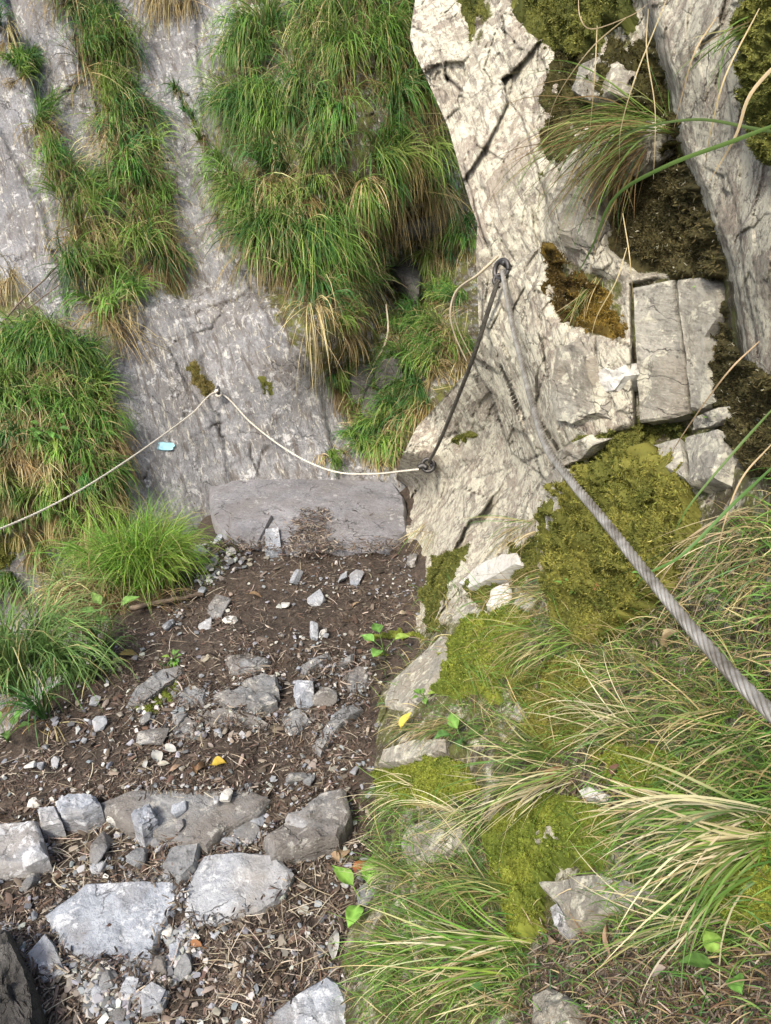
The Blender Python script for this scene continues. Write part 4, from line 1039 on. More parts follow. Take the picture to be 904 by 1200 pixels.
# cut blocks in the wall
B_ = dict(s='face', name='rock_block', cat='rock block', rough=0.65, bevel=0.006, flat=0.85)
fs([(741, 338), (770, 330), (788, 328), (794, 380), (802, 430), (806, 484), (780, 492), (749, 497), (745, 420)], 0.07, 'block', 'tall smooth grey block in the rock wall, left of the long crack', lift=0.052, **B_)
fs([(792, 328), (820, 325), (843, 338), (840, 372), (826, 395), (828, 440), (836, 470), (810, 482), (804, 430), (797, 375)], 0.07, 'block', 'smooth pale block right of the long crack in the rock wall', lift=0.052, **B_)
fs([(812, 489), (838, 478), (843, 492), (836, 500), (810, 505)], 0.06, 'block', 'small flat block under the block right of the crack', lift=0.052, **B_)
fs([(758, 522), (797, 512), (803, 540), (804, 562), (780, 548), (768, 545)], 0.06, 'block', 'squarish block below the tall smooth block, above the big moss cushion', lift=0.054, **B_)
fs([(801, 511), (838, 502), (846, 520), (836, 560), (808, 568), (806, 540)], 0.06, 'block', 'pale block right of the squarish block above the big moss cushion', lift=0.054, **B_)
fs([(699, 436), (706, 428), (716, 434), (728, 428), (736, 440), (722, 460), (708, 462), (699, 452)], 0.05, 'stone_white', 'bright white heart-shaped stone set in the rock wall', lift=0.012, s='face', name='stone', cat='stone', rough=0.6)

# smooth boulders in the mossy hollow of the wall, and gully rocks whose dark colour carries its shade
fs([(642, 226), (660, 180), (688, 152), (692, 200), (700, 258), (690, 292), (655, 285)], 0.10, 'block', 'smooth whitish rock bulge left of the brown drooping blades', lift=0.035, s='face', name='rock', cat='rock', rough=0.9, bevel=0.02)
fs([(706, 168), (738, 152), (768, 154), (766, 192), (745, 214), (722, 205)], 0.08, 'block', 'smooth grey rock under the hanging tuft, above the dark crevice moss', lift=0.05, s='face', name='rock', cat='rock', rough=0.7, bevel=0.02)
fs([(668, 108), (676, 76), (700, 62), (720, 72), (716, 108), (690, 122)], 0.07, 'block', 'pale rock showing between the dark green moss and the hanging tuft', lift=0.03, s='face', name='rock', cat='rock', rough=0.8, bevel=0.015)
fs([(640, 470), (650, 400), (672, 392), (690, 410), (700, 450), (702, 490), (672, 505), (650, 500)], 0.06, 'block', 'rounded grey rock in the wall left of the white heart-shaped stone', lift=0.02, s='face', name='rock', cat='rock', rough=1.0, bevel=0.03)
for a in [(424, 462, 26, 44, 'boulder', 'dark rock in the gully right of the separate hanging tuft'), (468, 448, 34, 30, 'boulder', 'dark lumpy rock beside the yellow flower in the gully'),
          (440, 486, 22, 32, 'boulder', 'dark cracked rock below another dark rock in the gully'), (478, 345, 48, 90, 'boulder', 'dark shaded rock deep in the middle of the gully'), (492, 262, 40, 64, 'boulder', 'dark shaded rock high in the gully beside the pale buttress')]:
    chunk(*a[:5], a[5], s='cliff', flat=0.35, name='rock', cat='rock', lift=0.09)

# ================================================================== moss
G1 = [(0.10, 0.115, 0.026), (0.255, 0.245, 0.056), (0.42, 0.38, 0.12)]
G2 = [(0.07, 0.085, 0.022), (0.18, 0.185, 0.045), (0.28, 0.28, 0.08)]
G3 = [(0.06, 0.042, 0.016), (0.24, 0.165, 0.035), (0.45, 0.42, 0.30)]
G4 = [(0.042, 0.040, 0.018), (0.115, 0.098, 0.042), (0.40, 0.38, 0.28)]
G5 = [(0.13, 0.175, 0.03), (0.27, 0.30, 0.05), (0.36, 0.38, 0.10)]
moss([(640, 606), (655, 575), (690, 552), (722, 545), (760, 540), (800, 560), (818, 600), (815, 645), (790, 690), (725, 738), (690, 750), (662, 748), (650, 700)], 0.055, 15000, G1, 'big round ochre-green moss cushion behind the steel cable', size=0.007)
moss([(600, -30), (606, 15), (622, 38), (650, 58), (680, 62), (700, 50), (735, 30), (752, -30)], 0.05, 9000, G2, 'dark green moss cushion at the top edge of the photo', size=0.007)
moss([(640, 285), (662, 296), (668, 318), (700, 330), (722, 350), (735, 396), (690, 392), (652, 372), (640, 330)], 0.02, 5000, G3, 'rusty ochre and dark moss in a hollow right of the ring bolt', size=0.006, bare=0.25)
moss([(700, 205), (730, 218), (770, 200), (800, 190), (830, 250), (852, 325), (800, 326), (750, 318), (715, 290)], 0.035, 9500, G4, 'dark brown-black moss filling the crevice under the hanging grass', size=0.008)
moss([(650, 40), (700, 60), (760, 40), (790, 120), (798, 190), (775, 195), (770, 150), (735, 150), (690, 150), (655, 195), (632, 205), (640, 140)], 0.02, 7000, [(0.045, 0.042, 0.015), (0.10, 0.09, 0.03), (0.4, 0.4, 0.3)], 'patchy dark moss between pale rocks near the top', size=0.006, bare=0.3)
moss([(650, 548), (680, 515), (705, 505), (745, 503), (800, 497), (800, 510), (756, 520), (735, 542), (690, 552)], 0.02, 5000, G2, 'strip of moss along the foot of the cut blocks', size=0.006, bare=0.1)
moss([(496, 735), (493, 690), (505, 668), (530, 648), (552, 640), (548, 660), (530, 690), (515, 730)], 0.035, 4000, G2, 'olive moss cushion on the path edge below the slab corner', size=0.008)
moss([(545, 698), (575, 664), (600, 640), (640, 620), (640, 650), (615, 680), (590, 685), (570, 712)], 0.02, 4500, G2, 'dark moss between the white rock plates and the wall', size=0.007, bare=0.3)
moss([(500, 812), (522, 760), (545, 725), (590, 716), (622, 722), (612, 760), (580, 815), (540, 824)], 0.035, 8000, G5, 'bright green moss mat on the slope right of the pale rock slab', size=0.007)
moss([(600, 805), (640, 775), (690, 770), (700, 820), (690, 860), (655, 885), (615, 862)], 0.03, 6500, G1, 'ochre-green moss patch below the big moss cushion', size=0.006, bare=0.12)
moss([(440, 905), (480, 888), (540, 892), (562, 930), (505, 946), (446, 944)], 0.03, 5500, G5, 'green moss under the pale grey rock at the path edge', size=0.006)
moss([(580, 962), (600, 945), (650, 935), (720, 955), (725, 1012), (650, 1022), (640, 1050), (642, 1092), (604, 1106), (578, 1036)], 0.04, 11000, G5, 'thick green moss ledge in the middle of the lower slope', size=0.005)
moss([(690, 880), (730, 872), (800, 890), (800, 925), (740, 930), (700, 915)], 0.02, 5500, G5, 'green moss behind the white oval stone', size=0.005, bare=0.1)
moss([(832, 384), (845, 345), (866, 420), (904, 440), (930, 560), (880, 560), (845, 500), (836, 440)], 0.025, 8000, G4, 'dark mossy crust with pale specks right of the cut blocks', size=0.006, bare=0.2)
moss([(872, -30), (925, -30), (930, 200), (898, 195), (884, 140), (878, 60)], 0.03, 6000, G2, 'green moss on the near buttress in the top right corner', size=0.005)
moss([(538, -20), (566, -20), (572, 20), (556, 56), (548, 30), (540, 16)], 0.015, 1500, G2, 'small moss patch at the top of the pale buttress', size=0.006, bare=0.2)
moss([(532, 520), (540, 506), (556, 502), (556, 514), (544, 528)], 0.015, 900, G2, 'little moss spot on the rock above the slab corner', size=0.006)
moss([(440, 770), (452, 752), (488, 740), (500, 742), (470, 764), (448, 782)], 0.02, 1800, G5, 'thin moss fringe at the path edge above the pale rock slab', size=0.006)
moss([(820, 985), (870, 960), (915, 960), (920, 1090), (850, 1085), (826, 1050)], 0.02, 9000, G5, 'green moss at the right edge of the lower slope', size=0.005, bare=0.1)
moss([(158, 826), (180, 808), (212, 800), (214, 810), (188, 828), (166, 838)], 0.015, 1500, G5, 'thin moss on the soil below the tilted slate', s='path', size=0.006, bare=0.15)
moss([(310, 450), (320, 448), (328, 470), (318, 476)], 0.012, 400, G2, 'small moss spot on the grey cliff right of the rope bolt', s='cliff', size=0.008)
moss([(222, 432), (234, 428), (252, 458), (240, 464), (228, 452)], 0.015, 900, [(0.13, 0.12, 0.03), (0.25, 0.2, 0.08)], 'mossy crack on the grey cliff left of the rope bolt', s='cliff', size=0.009)
moss([(-10, 628), (20, 625), (24, 662), (8, 670), (-10, 665)], 0.02, 900, G1, 'yellowish moss on the cliff under the rope at the left edge', s='cliff', size=0.009)
# ================================================================== grass on the cliff
ht = hang_tuft
BAND = 'grass tufts along the wide band of the cliff'
for a in [
 (95, -12, 34, 14, 66, 560, 0.6, 'topmost tuft of the wide grass band on the left of the cliff'),
 (112, 30, 34, 16, 70, 640, 0.55, 'straw-tipped tuft of the wide band just under its topmost tuft'),
 (128, 68, 36, 18, 70, 700, 0.7, 'green tuft of the wide grass band beside the broken rock ledge'),
 (140, 112, 34, 18, 72, 680, 0.5, 'yellowish tuft of the wide grass band below the broken rock ledge'),
 (146, 142, 28, 14, 74, 600, 0.85, 'dark green tuft in the upper middle of the wide grass band'),
 (158, 178, 32, 18, 80, 760, 0.25, 'straw-brown tuft in the middle of the wide grass band'),
 (160, 216, 30, 16, 74, 640, 0.75, 'green tuft above the drooping straw in the lower wide band'),
 (172, 244, 30, 16, 80, 760, 0.25, 'drooping straw tuft in the lower part of the wide grass band'),
 (172, 292, 34, 16, 84, 800, 0.5, 'lowest bushy tuft of the wide grass band above the bare slab'),
 (192, 312, 14, 10, 54, 260, 0.35, 'small straw tuft hanging at the foot of the wide band')]: ht(a[0], a[1], a[2] * 0.84, *a[3:], group=BAND)
for a in [
 (6, 34, 8, 14, 46, 200, 0.3, 'pale straw tuft in the crack at the top left corner'),
 (30, 84, 14, 15, 36, 620, 1.0, 'short dense blue-green cushion of grass in the narrow crack'),
 (46, 146, 12, 16, 58, 380, 0.5, 'thin straw tuft below the blue-green cushion in the narrow crack'),
 (64, 190, 15, 12, 60, 420, 0.5, 'straw tuft halfway down the narrow crack'),
 (88, 226, 20, 14, 66, 520, 0.85, 'green tuft at the lower end of the narrow crack'),
 (100, 258, 22, 14, 72, 480, 0.35, 'straw tuft under the narrow crack, left of the wide band'),
 (108, 318, 28, 14, 76, 700, 0.92, 'bright green bushy tuft left of the foot of the wide band'),
 (122, 362, 22, 14, 84, 520, 0.35, 'straw tuft hanging under the bright green bushy tuft'),
 (150, 350, 16, 14, 60, 300, 0.7, 'dark green tuft at the bottom of the wide band'),
 (192, -24, 24, 10, 80, 380, 0.03, 'pale straw tuft hanging from the top edge over bare rock'),
 (226, -6, 16, 10, 46, 160, 0.2, 'thin brownish tuft at the top edge left of the grass curtain'),
 (206, 104, 7, 6, 26, 80, 0.9, 'small weedy tuft in the thin crack high on the bare rock'), (222, 132, 8, 10, 30, 90, 0.8, 'tiny weeds in the middle of the thin crack on the bare rock'),
 (238, 160, 7, 10, 30, 70, 0.6, 'tiny dry weeds at the lower end of the thin crack')]: ht(*a)
CUR = 'grass tufts of the broad hanging curtain on the cliff'
CL = 'green and straw grass tuft inside the broad hanging curtain on the cliff'
for a in [
 (300, 40, 28, 22, 84, 560, 0.7), (335, 0, 30, 20, 92, 600, 0.85), (375, 5, 30, 20, 92, 600, 0.8), (415, 0, 30, 20, 96, 600, 0.75), (455, 5, 26, 22, 92, 520, 0.45), (335, 75, 28, 20, 84, 560, 0.75), (370, 60, 28, 20, 90, 560, 0.55),
 (405, 70, 28, 22, 92, 560, 0.8), (440, 65, 26, 22, 94, 560, 0.8), (466, 55, 18, 24, 84, 400, 0.2), (315, 135, 28, 18, 84, 560, 0.85), (350, 130, 28, 18, 88, 560, 0.8), (385, 140, 28, 18, 92, 560, 0.8), (425, 130, 28, 20, 96, 600, 0.7),
 (460, 130, 24, 22, 94, 520, 0.55), (330, 195, 28, 18, 80, 560, 0.45), (365, 190, 28, 18, 84, 560, 0.75), (400, 195, 28, 18, 88, 560, 0.7), (440, 190, 26, 20, 90, 560, 0.6), (468, 180, 18, 18, 76, 360, 0.45),
 (345, 235, 26, 16, 76, 500, 0.6), (380, 240, 26, 16, 84, 520, 0.6), (415, 240, 26, 16, 84, 520, 0.5), (446, 225, 14, 12, 60, 260, 0.5), (408, 285, 22, 14, 84, 460, 0.6), (292, 190, 18, 14, 70, 380, 0.5)]:
    _cn = globals().get('_cn', 0) + 1
    if _cn % 4 == 2: continue
    ht(a[0] + 10 * math.sin(3.1 * _cn), a[1] + 9 * math.cos(2.3 * _cn), a[2] * 0.8, a[3] * 0.8, a[4] * (0.85 + 0.2 * math.sin(1.7 * _cn)), int(a[5] * 0.85), min(0.92, a[6] * 1.15), CL, group=CUR)
for a in [
 (288, 66, 26, 14, 70, 600, 0.95, 'bright green tuft at the upper left corner of the hanging curtain'),
 (286, 128, 28, 18, 84, 700, 0.95, 'large fresh green tuft at the left edge of the hanging curtain'),
 (272, 200, 18, 14, 74, 460, 0.35, 'straw-fringed tuft at the left edge of the curtain, under the large green one'),
 (286, 240, 20, 14, 84, 560, 0.85, 'dark grey-green tuft at the lower left edge of the curtain'),
 (325, 282, 26, 14, 92, 760, 0.92, 'big bright green tuft at the bottom left of the curtain'),
 (374, 284, 28, 14, 100, 820, 0.92, 'big bright green tuft right of the other big one, bottom middle of the curtain'),
 (348, 320, 22, 12, 92, 520, 0.35, 'straw beard hanging below the two big bright tufts'),
 (376, 350, 20, 12, 92, 460, 0.4, 'straw and green tuft at the lowest tip of the curtain'),
 (414, 334, 16, 12, 66, 420, 0.8, 'small bright tuft with straw fringe at the lower right of the curtain'),
 (402, 376, 14, 10, 54, 260, 0.4, 'ragged little tuft above the separate hanging tuft'),
 (402, 440, 13, 8, 34, 260, 0.95, 'green head of the separate tuft hanging low beside the dark gully'),
 (402, 452, 14, 8, 66, 380, 0.03, 'straw beard hanging under the separate green tuft by the gully'),
 (496, 100, 12, 30, 84, 480, 0.9, 'dark green tuft close against the pale buttress'),
 (498, 190, 18, 20, 80, 420, 0.5, 'mixed tuft beside the pale buttress, below the dark green one'),
 (515, 225, 16, 16, 66, 320, 0.15, 'brown tangled straw tuft beside the pale buttress'),
 (462, 258, 14, 8, 50, 130, 0.4, 'thin tuft drooping over the dark hollow of the gully'),
 (545, 275, 14, 14, 46, 360, 0.9, 'green tuft in the gully level with the ring bolt'),
 (520, 296, 16, 12, 60, 300, 0.4, 'straw tuft in the gully left of the dry root loop'),
 (498, 300, 12, 10, 70, 260, 0.2, 'brown straw tuft hanging in the middle of the gully'),
 (485, 378, 22, 10, 46, 420, 0.85, 'round green tuft in the gully above the little yellow flower'),
 (528, 352, 24, 12, 50, 460, 0.85, 'green tuft in the gully behind the dark cable'),
 (510, 392, 24, 12, 56, 460, 0.6, 'mixed tuft in the gully below the green one behind the cable'),
 (535, 410, 18, 12, 56, 380, 0.5, 'straw-streaked tuft in the gully beside the lower rock wall'),
 (500, 426, 24, 12, 60, 520, 0.75, 'green tuft in the lower gully, left of the dark cable'),
 (470, 450, 26, 14, 60, 620, 0.9, 'bright green bushy tuft in the lower gully'),
 (492, 468, 18, 12, 52, 420, 0.6, 'tuft leaning on the layered rock in the lower gully'),
 (450, 490, 26, 14, 56, 640, 0.9, 'bright green tuft just above the far edge of the slab'),
 (424, 522, 24, 12, 44, 460, 0.75, 'yellow-green tuft behind the far edge of the slab'),
 (450, 530, 22, 10, 36, 400, 0.9, 'low green tuft behind the slab under the slack rope'),
 (388, 534, 16, 10, 36, 160, 0.6, 'thin tuft left of the yellow-green one behind the slab')]: ht(*a)
LEFTG = 'grass tufts of the big left mass'
LL_ = 'green and straw grass tuft in the thick grass mass left of the bare cliff slab'
for a in [(22, 420, 28, 16, 84, 700, 0.9), (60, 412, 26, 14, 84, 700, 0.95), (95, 430, 26, 16, 84, 600, 0.85), (12, 470, 26, 18, 84, 560, 0.7), (52, 476, 28, 16, 80, 560, 0.4), (95, 480, 26, 16, 80, 560, 0.75), (116, 456, 16, 16, 66, 400, 0.6),
          (20, 525, 28, 16, 76, 560, 0.3), (70, 525, 28, 16, 70, 520, 0.5), (112, 525, 26, 16, 74, 560, 0.5), (128, 505, 14, 16, 66, 380, 0.4), (118, 566, 22, 14, 70, 480, 0.6), (92, 575, 24, 14, 66, 460, 0.5), (15, 575, 26, 12, 56, 460, 0.6)]:
    ht(a[0] - 4, a[1], a[2] * 0.85, a[3], a[4] * 0.85, *a[5:], LL_, group=LEFTG, sway=0.02)
for a in [(60, 592, 24, 12, 54, 360, 0.55, 'straw tuft under the rope near the left edge'), (110, 610, 20, 12, 66, 420, 0.35, 'straw tuft under the rope, behind the bushy clump on the path'),
          (42, 640, 12, 8, 44, 200, 0.15, 'small pale straw tuft on the cliff low at the left'), (12, 680, 12, 8, 48, 180, 0.5, 'thin grey-green tuft on the cliff at the left edge'), (20, 615, 16, 8, 40, 220, 0.7, 'short green tuft just below the rope at the left edge')]: ht(*a)
# dead brush at the left edge
for a in [(10, 320, 14, 10, 70, 160, 0.0, 'grey dry brush at the left edge of the cliff'), (40, 385, 26, 10, 50, 200, 0.0, 'tangled dry stems below the bare twigs at the left edge')]:
    ht(*a, name='dry_brush', cat='brush', straw_len=1.0)

# ================================================================== grass beside the path
def bank_tuft(px, py, rx, ry, lpx, n, gf, label, **k): return ht(px, py, rx, ry, lpx, n, gf, label, s='path', up=0.95, fan=0.6, **k)
FRESH = [(0.14, 0.28, 0.045), (0.10, 0.235, 0.04), (0.19, 0.31, 0.055)]
bank_tuft(160, 672, 40, 32, 104, 8500, 0.94, 'big bushy bright green clump of grass at the left edge of the path', green=FRESH, wmul=0.72, sway=-0.13)
ht(104, 690, 32, 12, 66, 1500, 0.04, 'yellow straw skirt of grass under the bushy clump, left of the path', s='path', up=-0.1, sway=-0.2)
bank_tuft(92, 790, 44, 18, 105, 460, 0.95, 'loose green weeds and grass at the left path edge', green=[(0.10, 0.20, 0.065), (0.14, 0.25, 0.08)])
bank_tuft(26, 800, 40, 24, 175, 620, 0.95, 'tall thin grass at the left edge of the photo, beside the path', green=[(0.10, 0.20, 0.065), (0.14, 0.25, 0.08)])
bank_tuft(60, 838, 22, 10, 84, 110, 0.7, 'few thin grass stalks rising from the soil near the left weeds')
bank_tuft(200, 778, 8, 5, 14, 60, 1.0, 'tiny green weed beside the tilted slate')

# ================================================================== grass of the right slope and wall
sw = sweep_tuft
WHITE = [(0.60, 0.54, 0.33), (0.48, 0.41, 0.22), (0.68, 0.63, 0.42)]
DG = [(0.085, 0.18, 0.04), (0.125, 0.24, 0.048), (0.17, 0.28, 0.062)]
sw(765, 150, 172, 215, 420, 'green and brown tuft hanging from the crevice between the pale rocks', spread=0.30, rx=30, ry=22, gf=0.66, width=0.003, grav=2.2, out=0.5, green=DG, straw=[(0.22, 0.15, 0.07), (0.32, 0.23, 0.11)])
sw(755, 172, 208, 150, 300, 'brown drooping blades under the green tuft in the crevice', spread=0.25, rx=16, ry=10, gf=0.15, width=0.0028, grav=2.2, out=0.4, straw=[(0.20, 0.13, 0.06), (0.30, 0.22, 0.11)])
sw(905, 960, 168, 270, 150, 'large straw and green tuft at the right edge arching over the mossy slope', spread=0.17, rx=22, ry=40, gf=0.5, width=0.0042, grav=1.5, out=0.3, green=DG, straw=WHITE)
sw(890, 1000, 195, 240, 130, 'green tuft below the large arching one at the right edge', spread=0.2, rx=26, ry=26, gf=0.72, width=0.0038, grav=1.2, out=0.35, green=DG, straw=WHITE)
sw(850, 1075, 200, 230, 44, 'long bleached blades lying across the brown litter, lower right', spread=0.14, rx=28, ry=12, gf=0.3, width=0.0036, grav=0.9, out=0.3, straw=WHITE)
sw(660, 905, 200, 190, 130, 'pale straw tuft sweeping left over the rock, middle of the lower slope', spread=0.2, rx=24, ry=12, gf=0.4, width=0.0035, grav=1.1, out=0.35, green=DG, straw=WHITE)
sw(640, 880, 170, 170, 90, 'dark green blades above the pale straw tuft', spread=0.25, rx=24, ry=14, gf=0.9, width=0.004, grav=1.2, out=0.4, green=DG)
sw(560, 960, 190, 110, 100, 'bleached fan of straw over the pale rock near the path', spread=0.3, rx=18, ry=10, gf=0.25, width=0.003, grav=1.4, out=0.35, straw=WHITE)
sw(600, 1120, 178, 190, 200, 'bright green fan of grass at the bottom reaching over the path', spread=0.22, rx=28, ry=22, gf=0.85, width=0.0042, grav=0.9, out=0.35, green=FRESH, straw=WHITE)
sw(590, 1150, 205, 190, 110, 'straw and green blades at the bottom edge below the bright fan', spread=0.2, rx=30, ry=18, gf=0.5, width=0.0038, grav=0.9, out=0.3, green=FRESH, straw=WHITE)
sw(590, 1050, 160, 150, 170, 'loose green grass above the bright fan', spread=0.45, rx=34, ry=20, gf=0.85, width=0.0034, grav=1.1, out=0.45, green=DG)
sw(530, 845, 205, 110, 150, 'yellowish tuft spilling onto the path beside the low grey rock', spread=0.22, rx=16, ry=8, gf=0.4, width=0.003, grav=1.3, out=0.35, straw=[(0.34, 0.26, 0.13), (0.42, 0.34, 0.18)])
sw(478, 930, 205, 80, 130, 'small green tuft spilling over the path edge beside the dark rough stone', spread=0.4, rx=14, ry=18, gf=0.7, width=0.003, grav=1.3, out=0.4, green=DG, straw=WHITE)
sw(470, 1025, 185, 75, 110, 'thin tuft spilling over the path edge above the big-leaved plant', spread=0.45, rx=14, ry=18, gf=0.65, width=0.003, grav=1.2, out=0.4, green=DG, straw=WHITE)
sw(470, 1120, 180, 105, 150, 'low bright tuft hanging over the path edge at the bottom', spread=0.35, rx=20, ry=26, gf=0.8, width=0.0032, grav=1.1, out=0.4, green=FRESH, straw=WHITE)
sw(478, 850, 200, 62, 90, 'short dry tuft at the path edge above the pale grey rock', spread=0.4, rx=14, ry=10, gf=0.45, width=0.0026, grav=1.3, out=0.4)
sw(650, 745, 190, 120, 220, 'green tuft on the slope below the big moss cushion', spread=0.4, rx=34, ry=20, gf=0.7, width=0.0028, grav=1.3, out=0.5, green=FRESH)
sw(640, 690, 215, 90, 130, 'dry grass lying left of the big moss cushion', spread=0.3, rx=22, ry=22, gf=0.35, width=0.0026, grav=1.2, out=0.3)
sw(620, 615, 215, 84, 90, 'thin dry blades drooping over the ledge left of the big moss cushion', spread=0.25, rx=26, ry=10, gf=0.15, width=0.0026, grav=1.6, out=0.4)
sw(500, 625, 240, 50, 90, 'dry tuft at the right corner of the slab', spread=0.6, rx=16, ry=10, gf=0.3, width=0.0028, grav=1.4, out=0.5)
sw(870, 610, 235, 190, 130, 'dry brown tuft hanging at the right edge above the cable', spread=0.28, rx=24, ry=20, gf=0.12, width=0.0024, grav=1.5, out=0.35, straw=[(0.36, 0.28, 0.16), (0.48, 0.40, 0.25)])
sw(905, 640, 225, 170, 70, 'second dry tuft at the very right edge beside the cable', spread=0.25, rx=16, ry=24, gf=0.15, width=0.0024, grav=1.3, out=0.3)
sw(760, 790, 150, 120, 170, 'mixed dry and green grass just under the cable', spread=0.8, rx=44, ry=26, gf=0.45, width=0.0024, grav=1.3, out=0.45, green=FRESH)
sw(860, 860, 140, 170, 200, 'green grass under the near end of the cable', spread=0.6, rx=44, ry=34, gf=0.72, width=0.0028, grav=1.2, out=0.5, green=DG)
sw(745, 850, 175, 150, 130, 'green and straw tuft in the middle of the slope below the cable', spread=0.4, rx=30, ry=20, gf=0.6, width=0.003, grav=1.3, out=0.45, green=DG, straw=WHITE)
sw(800, 940, 185, 170, 80, 'long straw blades lying over the green moss below the cable', spread=0.2, rx=26, ry=16, gf=0.3, width=0.0034, grav=1.1, out=0.3, straw=WHITE)
sw(700, 330, 245, 90, 40, 'few long blades drooping over the ochre moss hollow', spread=0.2, rx=16, ry=10, gf=0.4, width=0.003, grav=1.3, out=0.4, green=DG)
sw(900, 25, 225, 110, 40, 'dark green blades hanging in the top right corner', spread=0.3, rx=12, ry=10, gf=0.8, width=0.004, grav=1.2, out=0.5, green=DG)

# single long blades and bleached stalks in front of the wall: (start px, depth) ... (end)
def strand(pts, width, c, label, name='dry_stalk', cat='stalk'):
    q = np.array([P(np.array(float(a)), np.array(float(b)), np.array(float(d))) for a, b, d in pts])
    c_ = spline(q, 22); t = norm(np.gradient(c_, axis=0))
    side = norm(np.cross(t, c_ - CAM + np.array([0.3, 0.1, 0.4])))
    f = np.linspace(0, 1, 22); w_ = width * (np.minimum(1, 0.5 + 3 * f)) * (1 - f ** 3) + 0.0004
    nv_ = np.cross(t, side)
    V = np.stack([c_ - side * w_[:, None] / 2, c_ + nv_ * w_[:, None] * 0.15, c_ + side * w_[:, None] / 2], 1).reshape(-1, 3)
    C = tint(np.asarray(c), 1, 0.08)[0] * np.linspace(0.85, 1.1, len(V))[:, None]
    return tag(obj(name, V, gridfaces(22, 3), M['grass'], loc=q[0], attrs={'col': C}), label, cat)
ST = (0.55, 0.44, 0.26)
strand([(925, 140, .92), (860, 165, .95), (780, 195, 1.0), (720, 232, 1.1), (694, 290, 1.2), (672, 330, 1.3)], 0.0052, (0.13, 0.22, 0.06), 'long broad green blade arching across the rock wall from the right edge', 'long_grass', 'grass')
strand([(925, 158, .95), (880, 150, 1.0), (820, 140, 1.05), (760, 148, 1.1), (715, 165, 1.2)], 0.004, (0.14, 0.21, 0.07), 'thinner green blade above the long broad blade', 'long_grass', 'grass')
strand([(905, 548, .95), (860, 590, .98), (800, 650, 1.0), (760, 672, 1.0), (742, 690, 1.02)], 0.004, (0.10, 0.19, 0.05), 'green blade crossing over the cable at mid height', 'long_grass', 'grass')
strand([(905, 480, 1.0), (860, 530, 1.0), (810, 590, 1.02), (790, 625, 1.05)], 0.003, (0.11, 0.19, 0.05), 'thin green blade left of the right edge above the moss cushion', 'long_grass', 'grass')
strand([(925, 60, .9), (880, 110, .92), (862, 160, .95), (830, 215, 1.0)], 0.004, ST, 'bleached blade curling at the right edge near the top')
for k, (pts, lab) in enumerate([
 ([(785, -10, 1.4), (765, 40, 1.35), (745, 90, 1.3), (728, 150, 1.35), (726, 190, 1.4)], 'bleached stalk hanging left of the near buttress'),
 ([(735, 20, 1.5), (690, 60, 1.5), (650, 120, 1.6), (640, 170, 1.7)], 'bleached stalk drooping over the dark green moss'),
 ([(760, 10, 1.45), (758, 60, 1.4), (768, 130, 1.4), (766, 210, 1.45)], 'straight bleached stalk in front of the mossy crevice'),
 ([(700, 30, 1.6), (697, 90, 1.6), (690, 170, 1.7)], 'short bleached stalk above the pale boulders'),
 ([(840, 20, 1.2), (815, 60, 1.2), (800, 110, 1.25), (790, 150, 1.3)], 'bleached stalk across the near buttress'),
 ([(890, 10, 1.05), (850, 90, 1.05), (832, 160, 1.1), (826, 200, 1.15)], 'bleached stalk hanging at the right of the near buttress'),
 ([(678, -10, 1.6), (680, 20, 1.55), (695, 34, 1.55), (740, 18, 1.5), (760, 4, 1.5)], 'looping dry stem over the dark green moss'),
 ([(735, 290, 1.55), (722, 330, 1.55), (700, 370, 1.6), (692, 400, 1.65)], 'bleached stalk across the ochre moss hollow'),
 ([(730, 250, 1.6), (738, 300, 1.55), (742, 350, 1.6)], 'short pale stalk left of the tall smooth block'),
 ([(890, 400, 1.1), (850, 440, 1.1), (800, 510, 1.25), (780, 545, 1.35)], 'long dry stem slanting over the cut blocks'),
 ([(905, 520, 1.0), (870, 560, 1.0), (850, 610, 1.02), (838, 660, 1.05)], 'bleached stem at the right edge above the cable')]):
    strand(pts, 0.0019, ST, lab)

# ground cover nobody could count
def cover(poly, n, s, lpx, gf, width, name, grav=1.6, green=None, rngs=5, straw=None):
    rng = np.random.default_rng(rngs)
    q = in_poly(poly, n, rng, 10); p, nn = at(q[:, 0], q[:, 1], s)
    d = (p - CAM) @ FW
    L = lpx * d / FPX * rng.uniform(0.4, 1.2, n)
    dd = norm(nn + np.array([0, 0, 0.5])) * 0.6 + 0.7 * rng.standard_normal((n, 3)) - 0.35 * RT
    isg = rng.uniform(0, 1, (n, 1)) < gf
    cg = pick(green or GREENS, n, 0.2, rng); cs = pick(straw or STRAWS, n, 0.2, rng)
    c = np.where(isg, cg, cs)
    V, F, C = blades(p, dd, L, width * rng.uniform(0.5, 1.2, n), grav * rng.uniform(0.4, 1.5, n), c * 0.85, c, 6, 0.5, rng)
    o = obj(name, V, F, M['grass'], attrs={'col': C}); o['kind'] = 'stuff'
    return o
cover([(560, 700), (640, 700), (690, 750), (760, 720), (830, 650), (930, 560), (930, 1000), (820, 980), (740, 920), (640, 900), (560, 870), (500, 860), (560, 800)], 4300, 'face', 50, 0.6, 0.0021, 'slope_grass', green=DG + FRESH)
cover([(440, 950), (560, 940), (600, 1040), (640, 1100), (610, 1200), (420, 1200), (450, 1080)], 2600, 'face', 46, 0.72, 0.0021, 'low_grass', green=DG + FRESH, rngs=6)
cover([(640, 1090), (760, 1060), (930, 1100), (930, 1220), (600, 1220)], 1500, 'face', 44, 0.5, 0.0022, 'dry_grass', rngs=7, straw=[(0.25, 0.18, 0.10), (0.4, 0.32, 0.19), (0.14, 0.09, 0.05)])
